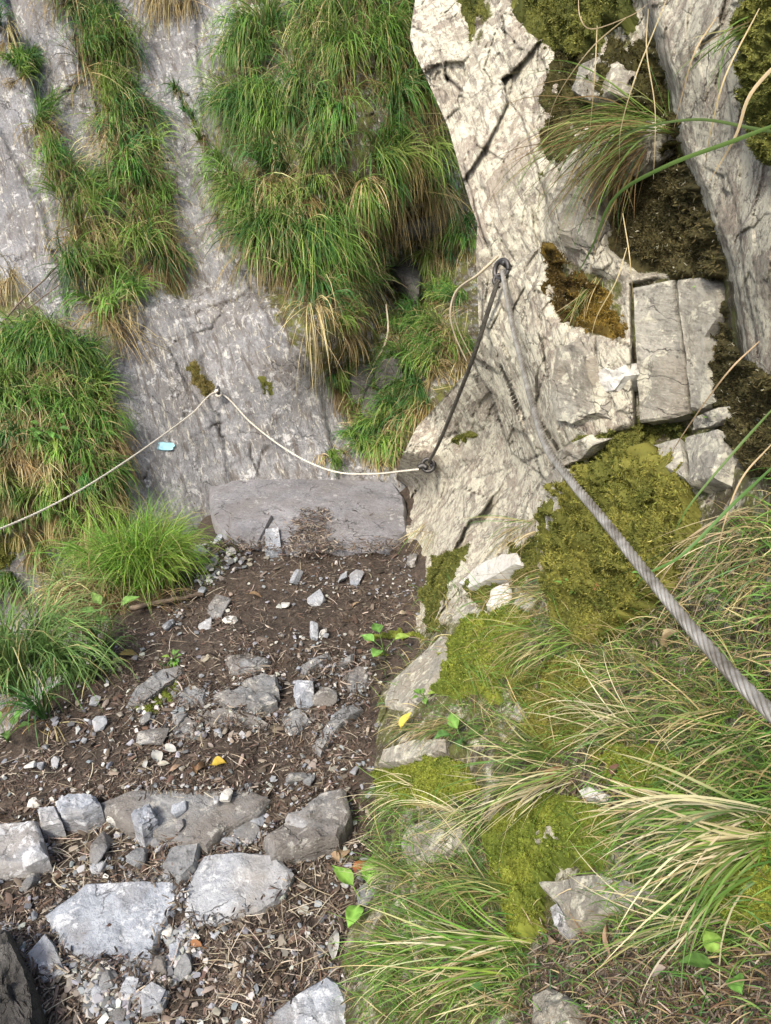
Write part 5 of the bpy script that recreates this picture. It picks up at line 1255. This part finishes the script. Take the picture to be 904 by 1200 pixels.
cover([(690, 930), (930, 880), (930, 1130), (700, 1110)], 1500, 'face', 60, 0.75, 0.0024, 'shaded_grass', green=DG + FRESH, rngs=9)
cover([(430, 830), (500, 830), (560, 690), (480, 690), (490, 740), (440, 790)], 350, 'face', 26, 0.4, 0.0022, 'edge_grass', rngs=8)

# ================================================================== plants
LP = leafy_plant
LP(186, 690, 'pale green broad-leaved plant under the bushy grass clump', 5, 30, 0.42, stem_px=26, color=(0.17, 0.32, 0.07))
LP(224, 672, 'small plant with rounded leaves beside the end of the stick', 4, 22, 0.75, stem_px=18, color=(0.14, 0.27, 0.06))
LP(130, 735, 'pale green three-leaved plant at the foot of the straw skirt', 4, 28, 0.6, stem_px=30, color=(0.16, 0.29, 0.07))
LP(108, 770, 'low weed with small leaves in the left grass', 6, 18, 0.6, stem_px=20, color=(0.09, 0.17, 0.05))
LP(82, 800, 'dark weed with narrow leaves in the left grass', 8, 22, 0.35, stem_px=34, color=(0.07, 0.15, 0.05))
LP(10, 872, 'leafy green plant at the left edge of the photo above the white pebbles', 8, 24, 0.55, stem_px=26, color=(0.10, 0.20, 0.05))
LP(450, 768, 'little plant with four round green leaves at the right edge of the path', 4, 24, 0.75, stem_px=24, color=(0.13, 0.26, 0.06))
LP(205, 775, 'tiny green rosette beside the tilted slate', 6, 12, 0.5, stem_px=8, color=(0.10, 0.2, 0.05))
LP(428, 1070, 'plant with big bright green leaves at the lower path edge', 4, 44, 0.55, stem_px=34, color=(0.20, 0.38, 0.07), ang=[80, 140, 30, 250])
LP(868, 1150, 'broad-leaved plant in the bottom right corner', 4, 52, 0.62, s='face', stem_px=34, color=(0.13, 0.26, 0.06))
LP(832, 345, 'fresh green sprig growing on the rock wall beside the near buttress', 4, 17, 0.55, s='face', stem_px=12, color=(0.17, 0.31, 0.07))
LP(852, 498, 'small green sprig right of the small flat block', 3, 20, 0.5, s='face', stem_px=14, color=(0.15, 0.29, 0.06))
LP(545, 872, 'broad-leaved plant in the grass right of the pale grey rock', 4, 34, 0.6, s='face', stem_px=18, color=(0.10, 0.22, 0.06))
LP(500, 822, 'small pale green plant beside the yellow leaf', 5, 16, 0.6, s='face', stem_px=10, color=(0.15, 0.28, 0.06))
LP(690, 700, 'ferny green weed below the big moss cushion', 8, 22, 0.3, s='face', stem_px=22, color=(0.10, 0.21, 0.04))
LP(770, 680, 'ferny green weed left of the cable', 7, 16, 0.4, s='face', stem_px=16, color=(0.11, 0.22, 0.05))
LP(860, 705, 'ferny green weed right of the cable', 7, 20, 0.35, s='face', stem_px=18, color=(0.11, 0.22, 0.05))
LP(580, 1170, 'small dark green leaf pair at the bottom edge', 2, 30, 0.55, s='face', stem_px=14, color=(0.09, 0.18, 0.06))
LP(60, 515, 'green weed growing in the left grass mass', 10, 18, 0.5, s='cliff', stem_px=24, color=(0.11, 0.23, 0.05))
LP(92, 450, 'leafy weed near the top of the left grass mass', 10, 14, 0.5, s='cliff', stem_px=20, color=(0.13, 0.26, 0.06))

# ================================================================== fallen leaves
DL = dead_leaf
PALE = (0.45, 0.45, 0.42)
DL(184, 888, 30, 'silvery white leaf lying upright in the fan of pale leaves', PALE, 0.42, 100); DL(198, 880, 26, 'silvery leaf leaning to the right in the fan of pale leaves', PALE, 0.4, 150)
DL(172, 898, 14, 'small silvery leaf left of the fan of pale leaves', PALE, 0.5, 110); DL(193, 898, 15, 'pale leaf below the fan of pale leaves', (0.42, 0.40, 0.34), 0.45, 10)
DL(258, 897, 18, 'bright yellow leaf on the dark soil', (0.52, 0.38, 0.06), 0.75, 20); DL(230, 900, 22, 'curled brown leaf left of the bright yellow leaf', (0.18, 0.11, 0.06), 0.4, 95, curl=2.0)
DL(240, 901, 20, 'second curled brown leaf touching the first, left of the yellow leaf', (0.15, 0.10, 0.06), 0.5, 70, curl=2.0); DL(208, 902, 18, 'narrow tan leaf right of the pale leaves', (0.28, 0.2, 0.14), 0.3, 60)
DL(357, 990, 28, 'tan curled leaf in front of the dark rough stone', (0.24, 0.17, 0.11), 0.35, 15, curl=1.6); DL(400, 1000, 24, 'crumpled pale brown leaf at the foot of the slope', (0.36, 0.27, 0.17), 0.7, 60, curl=1.8)
DL(390, 1008, 20, 'crumpled brown leaf left of the pale brown one', (0.26, 0.19, 0.12), 0.6, 120, curl=1.8); DL(428, 1018, 30, 'rust-red leaf under the grass at the path edge', (0.25, 0.085, 0.035), 0.55, 0, curl=1.3)
DL(392, 1105, 46, 'long silvery leaf standing beside the lower grass', PALE, 0.28, 95, curl=1.2); DL(226, 1112, 26, 'orange-brown curled leaf right of the gravel', (0.22, 0.11, 0.05), 0.4, 160, curl=2.0)
DL(88, 962, 30, 'crumpled tan leaf behind the bright whitish block', (0.27, 0.2, 0.13), 0.5, 20, curl=2.0); DL(56, 1018, 26, 'narrow tan leaf right of the bright whitish block', (0.24, 0.17, 0.11), 0.3, 70)
DL(485, 850, 22, 'yellow leaf lying in the grass of the right slope', (0.62, 0.50, 0.09), 0.5, 70, s='face', lift=0.03); DL(720, 690, 18, 'orange dead leaf behind the cable', (0.32, 0.15, 0.06), 0.7, 30, s='face', lift=0.03)
DL(805, 750, 26, 'pale crumpled leaf right under the cable', (0.42, 0.32, 0.2), 0.7, 110, s='face', lift=0.03, curl=1.8); DL(660, 910, 36, 'brown dead leaf in the straw of the right slope', (0.2, 0.11, 0.06), 0.4, 20, s='face', lift=0.02, curl=1.8)
DL(735, 905, 20, 'dark brown leaf standing in the moss', (0.11, 0.06, 0.045), 0.5, 60, s='face', lift=0.02, curl=1.5); DL(655, 1110, 38, 'pale dead leaf below the mossy ledge', (0.34, 0.26, 0.19), 0.3, 170, s='face', lift=0.02, curl=1.5)
DL(785, 1150, 30, 'grey-pink dead leaf in the brown litter', (0.36, 0.30, 0.26), 0.4, 160, s='face', lift=0.02); DL(730, 1105, 50, 'long brown dead leaf in the litter of the lower right', (0.25, 0.17, 0.11), 0.2, 165, s='face', lift=0.025)
DL(435, 757, 10, 'small tan leaf beside the little four-leaved plant', (0.45, 0.33, 0.2), 0.6, 45); DL(474, 722, 14, 'pale bent leaf on the soil near the moss cushion', (0.5, 0.42, 0.3), 0.5, 45)
DL(300, 700, 16, 'tan leaf in the soil in front of the slab', (0.3, 0.2, 0.12), 0.5, 10); DL(418, 710, 10, 'narrow buff leaf in the soil right of centre', (0.38, 0.28, 0.17), 0.4, 80)
DL(155, 770, 30, 'brown-green leaf at the lower edge of the left weeds', (0.16, 0.13, 0.05), 0.3, 20)

# ================================================================== sticks
stick([(153, 716, .012), (190, 710, .018), (222, 704, .02), (239, 701, .02)], 0.010, 'grey stick lying under the bushy grass clump', taper=0.85, extra=[[(203, 708, .02), (204, 696, .05), (203, 684, .08)]])
stick([(224, 665, .02), (245, 655, .025), (268, 640, .03)], 0.010, 'dark stick lying against the left end of the slab', taper=0.6)
stick([(238, 662, .02), (256, 652, .03), (272, 643, .03)], 0.007, 'second dark stick beside the first at the left end of the slab', taper=0.6)
stick([(290, 587, .045), (308, 582, .05), (325, 564, .05)], 0.004, 'thin dark twig lying on the slab', taper=0.5, extra=[[(300, 585, .05), (312, 588, .05)]])
stick([(349, 592, .045), (356, 585, .05), (366, 577, .05)], 0.003, 'short thin twig beside the white chip on the slab', taper=0.5)
stick([(-10, 440, .06), (10, 395, .08), (38, 360, .09), (62, 335, .08), (75, 308, .05)], 0.006, 'bare grey twig curving up the left edge of the cliff', s='cliff', taper=0.5)
stick([(10, 400, .08), (40, 375, .09), (75, 340, .06)], 0.005, 'second bare twig below the curving one at the left edge', s='cliff', taper=0.5)
stick([(30, 360, .08), (45, 385, .07), (52, 400, .05)], 0.003, 'short bare twig crossing the other two at the left edge', s='cliff', taper=0.5)
stick([(100, 235, .02), (106, 205, .06), (112, 178, .05)], 0.005, 'pale upright twig beside the wide grass band', s='cliff', mat='wood_pale', taper=0.4)
stick([(428, 445, .02), (437, 400, .1), (440, 370, .1)], 0.007, 'pale dry stem leaning in the gully', s='cliff', mat='wood_pale', taper=0.6)
# dry root loop beside the ring bolt
qp = [P(np.array(a), np.array(b), np.array(c)) for a, b, c in ((584., 300., 2.2), (560., 322., 2.22), (536., 340., 2.32), (528., 365., 2.36), (533., 392., 2.4), (548., 425., 2.45))]
c_ = spline(qp, 50); V, F = multi_tube([(c_, np.linspace(0.0045, 0.002, 50), 7), (c_ + np.array([0.012, 0.01, 0.008]) * np.linspace(0, 1.4, 50)[:, None], np.linspace(0.003, 0.0014, 50), 6)])
tag(obj('dry_root', V, F, M['wood_pale'], loc=qp[0]), 'pale dry root looping out beside the ring bolt', 'root')

# little yellow flower in the gully
p0 = P(np.array(466.), np.array(440.), depth_at(466, 440, 'cliff')[0] - 0.08)
rt_ = empty('yellow_flower', p0 - np.array([0, 0, 0.10]), 'small yellow flower in the gully', 'flower')
v, f, t_ = tube(spline([p0 - np.array([0.01, -0.05, 0.10]), p0 - np.array([0, 0, 0.05]), p0], 8), 0.002, 5)
obj('stem', v, [f, t_], M['leaf'], parent=rt_, loc=p0, attrs={'col': np.tile((0.1, 0.2, 0.04), (len(v), 1))})
for k in range(5):
    a = k * 2 * np.pi / 5
    v, f = leaf_geo(p0, np.cos(a) * RT + np.sin(a) * UP, -FW, 0.022, 0.02, 0.1, 0.3)
    obj('petal', v, f, M['leaf'], parent=rt_, loc=p0, attrs={'col': np.tile((0.75, 0.55, 0.02), (len(v), 1))})

# ================================================================== cable, rope and anchors
cab = [P(np.array(float(a)), np.array(float(b)), np.array(d)) for a, b, d in
       ((589, 318, 2.17), (594, 345, 2.08), (602, 385, 1.93), (612, 425, 1.77), (624, 472, 1.58), (640, 522, 1.39), (668, 562, 1.22), (705, 606, 1.07), (768, 685, 0.90), (838, 768, 0.765), (904, 836, 0.672), (990, 915, 0.58), (1120, 1010, 0.48))]
c_ = spline(cab, 620)
V, F, T_ = wire_rope(c_, 0.0072, 0.08, 7)
tag(obj('steel_cable', V, [F, T_], M['steel'], loc=cab[0]), 'thick twisted steel handrail cable running from the ring bolt to the lower right', 'cable')
DB = float(depth_at(503, 545, 'face')[0]) - 0.06
cab2 = [P(np.array(float(a)), np.array(float(b)), np.array(d)) for a, b, d in ((584, 328, 2.14), (573, 362, 2.19), (556, 415, 2.31), (535, 470, 2.58), (515, 518, 2.88), (503, 541, DB))]
c2_ = spline(cab2, 320)
V, F, T_ = wire_rope(c2_, 0.0070, 0.08, 6)
tag(obj('steel_cable', V, [F, T_], M['steel_shadow'], loc=cab2[0]), 'dark steel cable dropping from the ring bolt to the lower anchor by the slab', 'cable')

def ring(c, n_, R_a, r, lobes=36, squash=1.0):
    n_ = norm(np.asarray(n_, float)); a = norm(np.cross(n_, [0.1, 0.2, 1])); b = np.cross(n_, a)
    t = np.linspace(0, 2 * np.pi, lobes + 1)
    cc = c + R_a * (np.cos(t)[:, None] * a + squash * np.sin(t)[:, None] * b)
    return cc, r, 8
# upper ring bolt
pa = P(np.array(588.), np.array(316.), np.array(2.17)); wall = P(np.array(602.), np.array(318.), depth_at(602, 318, 'face')[0] + 0.06)
root = empty('ring_bolt', pa, 'rusty ring bolt in the rock edge that carries both steel cables', 'bolt')
V, F = multi_tube([ring(pa, RT * 0.75 + FW * 0.6, 0.026, 0.007)]); obj('ring', V, F, M['iron'], parent=root, loc=pa)
V, F = multi_tube([(spline([pa + np.array([0, 0, 0.022]), (pa + wall) / 2 + np.array([0, 0, 0.012]), wall], 10), 0.009, 10)]); obj('shank', V, F, M['iron'], parent=root, loc=pa)
V, F = multi_tube([ring(pa + np.array([-0.003, 0.0, -0.03]), FW + 0.2 * RT, 0.016, 0.006)]); obj('shackle', V, F, M['iron'], parent=root, loc=pa)
# lower anchor
pb = P(np.array(502.), np.array(545.), np.array(DB))
root = empty('cable_anchor', pb, 'dark anchor with a ring and clamp low on the rock beside the slab', 'anchor')
V, F = multi_tube([ring(pb, FW + 0.3 * RT, 0.026, 0.008)]); obj('ring', V, F, M['iron'], parent=root, loc=pb)
wl = P(np.array(512.), np.array(546.), depth_at(512, 546, 'face')[0] + 0.04)
V, F = multi_tube([(spline([pb + np.array([0.015, 0, 0.0]), (pb + wl) / 2, wl], 8), 0.010, 10)]); obj('shank', V, F, M['iron'], parent=root, loc=pb)
V, F = multi_tube([(spline([pb + np.array([-0.04, 0, -0.012]), pb + np.array([-0.02, 0, -0.002]), pb + np.array([-0.005, -0.01, -0.01])], 8), 0.012, 8)]); obj('clamp', V, F, M['iron'], parent=root, loc=pb)
# rope
dcl = lambda x, y: depth_at(x, y, 'cliff')[0]
pbolt = P(np.array(256.), np.array(460.), np.array(dcl(256, 460) - 0.05))
dr = depth_at(500, 552, 'face')[0]
rp = [P(np.array(float(a)), np.array(float(b)), np.array(d)) for a, b, d in ((498, 549, DB), (470, 552, DB + 0.12), (440, 555, 3.6), (400, 554, 3.8), (365, 543, 3.9), (330, 523, 3.97), (295, 496, 4.02))] + [pbolt] + \
     [P(np.array(float(a)), np.array(float(b)), np.array(d)) for a, b, d in ((225, 485, 3.84), (190, 511, 3.62), (150, 539, 3.38), (100, 571, 3.14), (50, 598, 2.96), (0, 620, 2.80), (-60, 643, 2.62), (-160, 672, 2.35))]
c_ = spline(rp, 700)
V, F, T_ = wire_rope(c_, 0.0044, 0.045, 6, 3)
tag(obj('rope', V, [F, T_], M['rope'], loc=pbolt), 'beige rope running from the lower anchor past the cliff bolt to the left edge', 'rope')
root = empty('rope_bolt', pbolt, 'small grey bolt in the cliff that holds the beige rope', 'bolt')
wl = P(np.array(255.), np.array(456.), np.array(dcl(255, 456) + 0.04))
V, F = multi_tube([ring(pbolt + np.array([0, 0, 0.012]), RT + 0.5 * FW, 0.018, 0.006)]); obj('ring', V, F, M['iron'], parent=root, loc=pbolt)
V, F = multi_tube([(spline([pbolt + np.array([0, 0, 0.02]), pbolt * 0.5 + wl * 0.5, wl], 8), 0.009, 9)]); obj('shank', V, F, M['iron'], parent=root, loc=pbolt)
V, F = multi_tube([ring(pbolt + np.array([0, -0.004, -0.002]), FW + 0.4 * UP, 0.014, 0.008)]); obj('knot', V, F, M['rope'], parent=root, loc=pbolt)
# paint blaze
xs = np.linspace(-1, 1, 15); ys = np.linspace(-1, 1, 9); a, b = np.meshgrid(xs, ys)
rr = np.sqrt(a ** 2 + b ** 2); edge = 1 + 0.18 * vnoise(np.stack([a * 2, b * 2, a * 0], -1), 3)
k_ = np.maximum(np.abs(a), np.abs(b)) / (rr + 1e-6)
qa = 194 + 9.5 * a * k_ ** 0.6 * edge; qb = 523 + 4.5 * b * k_ ** 0.6 * edge
pp, nn = at(qa.ravel(), qb.ravel(), 'cliff')
nv_ = norm(nn.mean(0)); lift_ = 0.010
V = np.concatenate([pp + nv_ * lift_, pp - nv_ * 0.004])
F = np.concatenate([gridfaces(9, 15), gridfaces(9, 15)[:, ::-1] + 135])
bd = np.concatenate([np.arange(15), np.arange(1, 9) * 15 + 14, 134 - np.arange(1, 15), (np.arange(1, 8)[::-1]) * 15])
nb = np.roll(bd, -1); F = np.concatenate([F, np.stack([bd, bd + 135, nb + 135, nb], -1)])
tag(obj('paint_mark', V, F, M['paint'], loc=pp.mean(0)), 'small pale blue paint mark on the grey cliff under the rope', 'paint mark')
# ================================================================== litter and gravel
def hull_set(n, seed):
    rng = np.random.default_rng(seed)
    return [hull_mesh(rng, np.array([1, rng.uniform(.6, 1), rng.uniform(.3, .7)]), 11) for _ in range(n)]
HS = hull_set(14, 77)
def gravel(pts, sizes, cols, name, seed):
    rng = np.random.default_rng(seed); VV, FF, CC, o = [], [], [], 0
    for p, s_, c in zip(pts, sizes, cols):
        v, f = HS[rng.integers(0, len(HS))]
        v = (v * s_) @ rotmat(rng, 0.25).T + p + np.array([0, 0, s_ * 0.15 + 0.006])
        VV.append(v); FF.append(f + o); CC.append(np.tile(c, (len(v), 1))); o += len(v)
    o_ = obj(name, np.concatenate(VV), np.concatenate(FF), M['gravel'], attrs={'col': np.concatenate(CC)}, smooth=False); o_['kind'] = 'stuff'
rng = np.random.default_rng(501)
PATHP = [(250, 640), (490, 645), (490, 740), (450, 800), (430, 880), (432, 1000), (400, 1100), (380, 1210), (-150, 1210), (-150, 960), (60, 830), (130, 760), (215, 680)]
STC = np.array([(0.19, 0.20, 0.22), (0.26, 0.27, 0.29), (0.12, 0.123, 0.13), (0.40, 0.395, 0.37), (0.20, 0.18, 0.155)])
q1 = in_poly(PATHP, 2600, rng, 10); q1 = q1[fbm(np.stack([q1[:, 0] / 40, q1[:, 1] / 28, q1[:, 0] * 0], -1), 3, 61) > rng.uniform(-0.5, 0.35, 2600)][:1500]; s1 = rng.uniform(0.003, 0.008, len(q1)) * rng.uniform(0.6, 2.3, len(q1))
def heap(poly, n, lo, hi):
    q = in_poly(poly, n, rng, 8); return q, rng.uniform(lo, hi, n)
hs = [(q1, s1), heap([(80, 1130), (185, 1130), (215, 1085), (225, 1100), (200, 1160), (150, 1200), (100, 1190)], 330, 0.004, 0.017), heap([(205, 1090), (225, 1080), (230, 1120), (200, 1130)], 90, 0.004, 0.013),
      heap([(290, 965), (330, 960), (310, 990), (240, 995)], 70, 0.004, 0.011), heap([(230, 640), (290, 640), (300, 660), (230, 690)], 120, 0.006, 0.02), heap([(330, 645), (450, 645), (440, 700), (330, 700)], 80, 0.004, 0.010),
      heap([(330, 740), (420, 760), (430, 830), (380, 840)], 110, 0.004, 0.012), heap([(430, 700), (480, 650), (490, 700)], 50, 0.004, 0.010), heap([(130, 960), (230, 975), (200, 1025), (110, 1030)], 70, 0.003, 0.010),
      heap([(150, 830), (340, 790), (340, 860), (180, 880)], 130, 0.004, 0.017)]
q = np.concatenate([a for a, b in hs]); sz = np.concatenate([b for a, b in hs])
pp = path_hit(q[:, 0], q[:, 1])[0]
gravel(pp, sz, tint(STC[rng.integers(0, 5, len(q))], len(q), 0.15, rng), 'gravel', 502)

# needles, bark bits, dry stems: short bent ribbons lying on the soil
def bits(pts, nrm_, L, Wd, cols, name, rng, K=3, tilt=0.22):
    n = len(pts)
    a = rng.uniform(0, 2 * np.pi, n)
    nn = norm(nrm_ + tilt * rng.standard_normal((n, 3)))
    e = norm(np.cross(nn, np.stack([np.cos(a), np.sin(a), 0 * a], 1))); s_ = np.cross(nn, e)
    f = np.linspace(-0.5, 0.5, K + 1)
    bend = rng.normal(0, 0.22, (n, 1)); arch = rng.uniform(-0.1, 0.25, (n, 1))
    c = pts[:, None] + L[:, None, None] * (f[None, :, None] * e[:, None] + (bend * (f ** 2))[..., None] * s_[:, None] + (arch * (0.25 - f ** 2))[..., None] * nn[:, None])
    w_ = (Wd[:, None] * (1 - 1.4 * f ** 2)[None] * 0.5)[..., None]
    V = np.stack([c - s_[:, None] * w_, c + nn[:, None] * w_ * 0.5, c + s_[:, None] * w_], 2).reshape(-1, 3)
    i = np.arange(n)[:, None, None] * (3 * (K + 1)) + np.arange(K)[None, :, None] * 3 + np.arange(2)[None, None, :]
    F = np.stack([i, i + 1, i + 4, i + 3], -1).reshape(-1, 4)
    C = np.repeat(cols, 3 * (K + 1), 0)
    o_ = obj(name, V, F, M['litter'], attrs={'col': C}); o_['kind'] = 'stuff'
BR = np.array([(0.046, 0.036, 0.029), (0.080, 0.063, 0.050), (0.118, 0.094, 0.075), (0.030, 0.024, 0.020), (0.22, 0.185, 0.15), (0.090, 0.060, 0.045)])
n = 25000
q = in_poly(PATHP, int(n * 2), rng, 10); q = q[fbm(np.stack([q[:, 0] / 55, q[:, 1] / 34, q[:, 0] * 0], -1), 4, 62) > rng.uniform(-0.7, 0.45, len(q))][:n]; n = len(q); pp = path_hit(q[:, 0], q[:, 1])[0] + np.array([0, 0, 1.0]) * rng.uniform(0.0, 0.008, (n, 1))
bits(pp, np.tile([0, 0, 1.0], (n, 1)), rng.uniform(0.008, 0.028, n), rng.uniform(0.0012, 0.0045, n), tint(1.3 * BR[rng.integers(0, 6, n)], n, 0.3, rng), 'needle_litter', rng)
n = 620
q = in_poly(PATHP, n, rng, 10); pp = path_hit(q[:, 0], q[:, 1])[0] + np.array([0, 0, 0.006])
bits(pp, np.tile([0, 0, 1.0], (n, 1)), rng.uniform(0.02, 0.042, n), rng.uniform(0.008, 0.018, n), tint(BR[rng.integers(1, 6, n)] * 1.1, n, 0.25, rng), 'leaf_litter', rng, 4, 0.3)
n = 600
q = np.concatenate([in_poly(PATHP, 350, rng, 10), in_poly([(60, 950), (240, 960), (230, 1030), (60, 1060)], 160, rng, 8), in_poly([(220, 1060), (420, 1000), (400, 1200), (180, 1200)], 90, rng, 8)])
pp = path_hit(q[:, 0], q[:, 1])[0] + np.array([0, 0, 0.009])
bits(pp, np.tile([0, 0, 1.0], (n, 1)), rng.uniform(0.03, 0.11, n), rng.uniform(0.0012, 0.0026, n), tint(np.array([(0.28, 0.235, 0.17), (0.18, 0.145, 0.10), (0.42, 0.37, 0.29)])[rng.integers(0, 3, n)], n, 0.2, rng), 'dry_stems', rng, 5, 0.15)
# pile of needles lying over the slab
n = 900
q = np.concatenate([in_poly([(330, 648), (345, 615), (360, 598), (382, 600), (380, 625), (384, 648)], 800, rng, 16), np.stack([rng.uniform(255, 470, 500), 646 - np.abs(rng.normal(0, 8, 500))], 1), np.stack([rng.uniform(250, 470, 60), rng.uniform(570, 640, 60)], 1)]); n = len(q)
pp = P(q[:, 0], q[:, 1], path_hit(q[:, 0], q[:, 1], 0.04)[1]) + np.array([0, 0, 1.0]) * rng.uniform(0, 0.014, (n, 1))
bits(pp, np.tile([0, 0, 1.0], (n, 1)), rng.uniform(0.015, 0.04, n), rng.uniform(0.002, 0.006, n), tint(BR[rng.integers(0, 6, n)] * 1.3, n, 0.25, rng), 'needle_pile', rng)
# litter on the lower right slope
n = 4200
q = np.concatenate([in_poly([(640, 1090), (760, 1070), (930, 1110), (930, 1220), (600, 1220)], 3000, rng, 10), in_poly([(640, 890), (760, 880), (720, 960), (600, 960)], 500, rng, 8), in_poly([(690, 690), (900, 620), (930, 800), (760, 800)], 700, rng, 10)])
pp, nn = at(q[:, 0], q[:, 1], 'face', 0.006)
bits(pp, nn, rng.uniform(0.010, 0.05, n), rng.uniform(0.0010, 0.0035, n), tint(BR[rng.integers(0, 6, n)] * 1.4, n, 0.3, rng), 'slope_litter', rng, 3, 0.5)

# needles and grit banked up against the stones
rng = np.random.default_rng(777)
E = []
for pl in FS_POLYS[3:]:
    nx = np.roll(pl, -1, 0); ln = np.linalg.norm(nx - pl, axis=1)
    for a_, b_, l_ in zip(pl, nx, ln):
        t_ = rng.uniform(0, 1, int(l_ * 0.9))[:, None]
        E.append(a_ * (1 - t_) + b_ * t_)
E = np.concatenate(E); E = E + rng.normal(0, 3.5, E.shape) + np.array([0, 3.0]); n = len(E)
pp = path_hit(E[:, 0], E[:, 1])[0] + np.array([0, 0, 1.0]) * rng.uniform(0.006, 0.030, (n, 1))
bits(pp, np.tile([0, 0, 1.0], (n, 1)), rng.uniform(0.010, 0.045, n), rng.uniform(0.0012, 0.005, n), tint(1.2 * BR[rng.integers(0, 6, n)], n, 0.3, rng), 'banked_litter', rng, 3, 0.4)
k = rng.permutation(n)[:n // 4]
gravel(pp[k] - np.array([0, 0, 0.008]), rng.uniform(0.003, 0.010, len(k)), tint(STC[rng.integers(0, 5, len(k))], len(k), 0.15, rng), 'stone_grit', 778)
# ================================================================== camera, light, world
cam = bpy.data.cameras.new('camera'); co = bpy.data.objects.new('camera', cam); COL.objects.link(co)
cam.sensor_fit = 'VERTICAL'; cam.sensor_height = 36.0; cam.sensor_width = 36.0
cam.lens = FPX / H * 36.0
cam.clip_start = 0.02; cam.clip_end = 500
co.location = CAM; co.rotation_euler = (math.pi / 2 - TH, 0, 0)
SC.camera = co
SUN_EL, SUN_AZ = math.radians(50), math.radians(215)    # azimuth from north (+Y), clockwise: behind the camera, to the left
w = bpy.data.worlds.new('World'); SC.world = w; w.use_nodes = True
nt = w.node_tree; bg = nt.nodes['Background']
sky = nt.nodes.new('ShaderNodeTexSky'); sky.sky_type = 'NISHITA'; sky.sun_disc = False
sky.sun_elevation = SUN_EL; sky.sun_rotation = SUN_AZ; sky.air_density = 1.0; sky.dust_density = 4.0
nt.links.new(sky.outputs[0], bg.inputs[0]); bg.inputs[1].default_value = 0.13
sl = bpy.data.lights.new('sun', 'SUN'); so = bpy.data.objects.new('sun', sl); COL.objects.link(so)
sl.energy = 2.1; sl.angle = math.radians(10); sl.color = (1.0, 0.93, 0.80)
dirv = Vector((math.sin(SUN_AZ) * math.cos(SUN_EL), math.cos(SUN_AZ) * math.cos(SUN_EL), math.sin(SUN_EL)))
so.rotation_euler = dirv.to_track_quat('Z', 'Y').to_euler(); so.location = dirv * 20
vs = SC.view_settings
vs.view_transform = 'Standard'; vs.look = 'None'; vs.gamma = 1.0; vs.use_curve_mapping = False
vs.exposure = 1.18
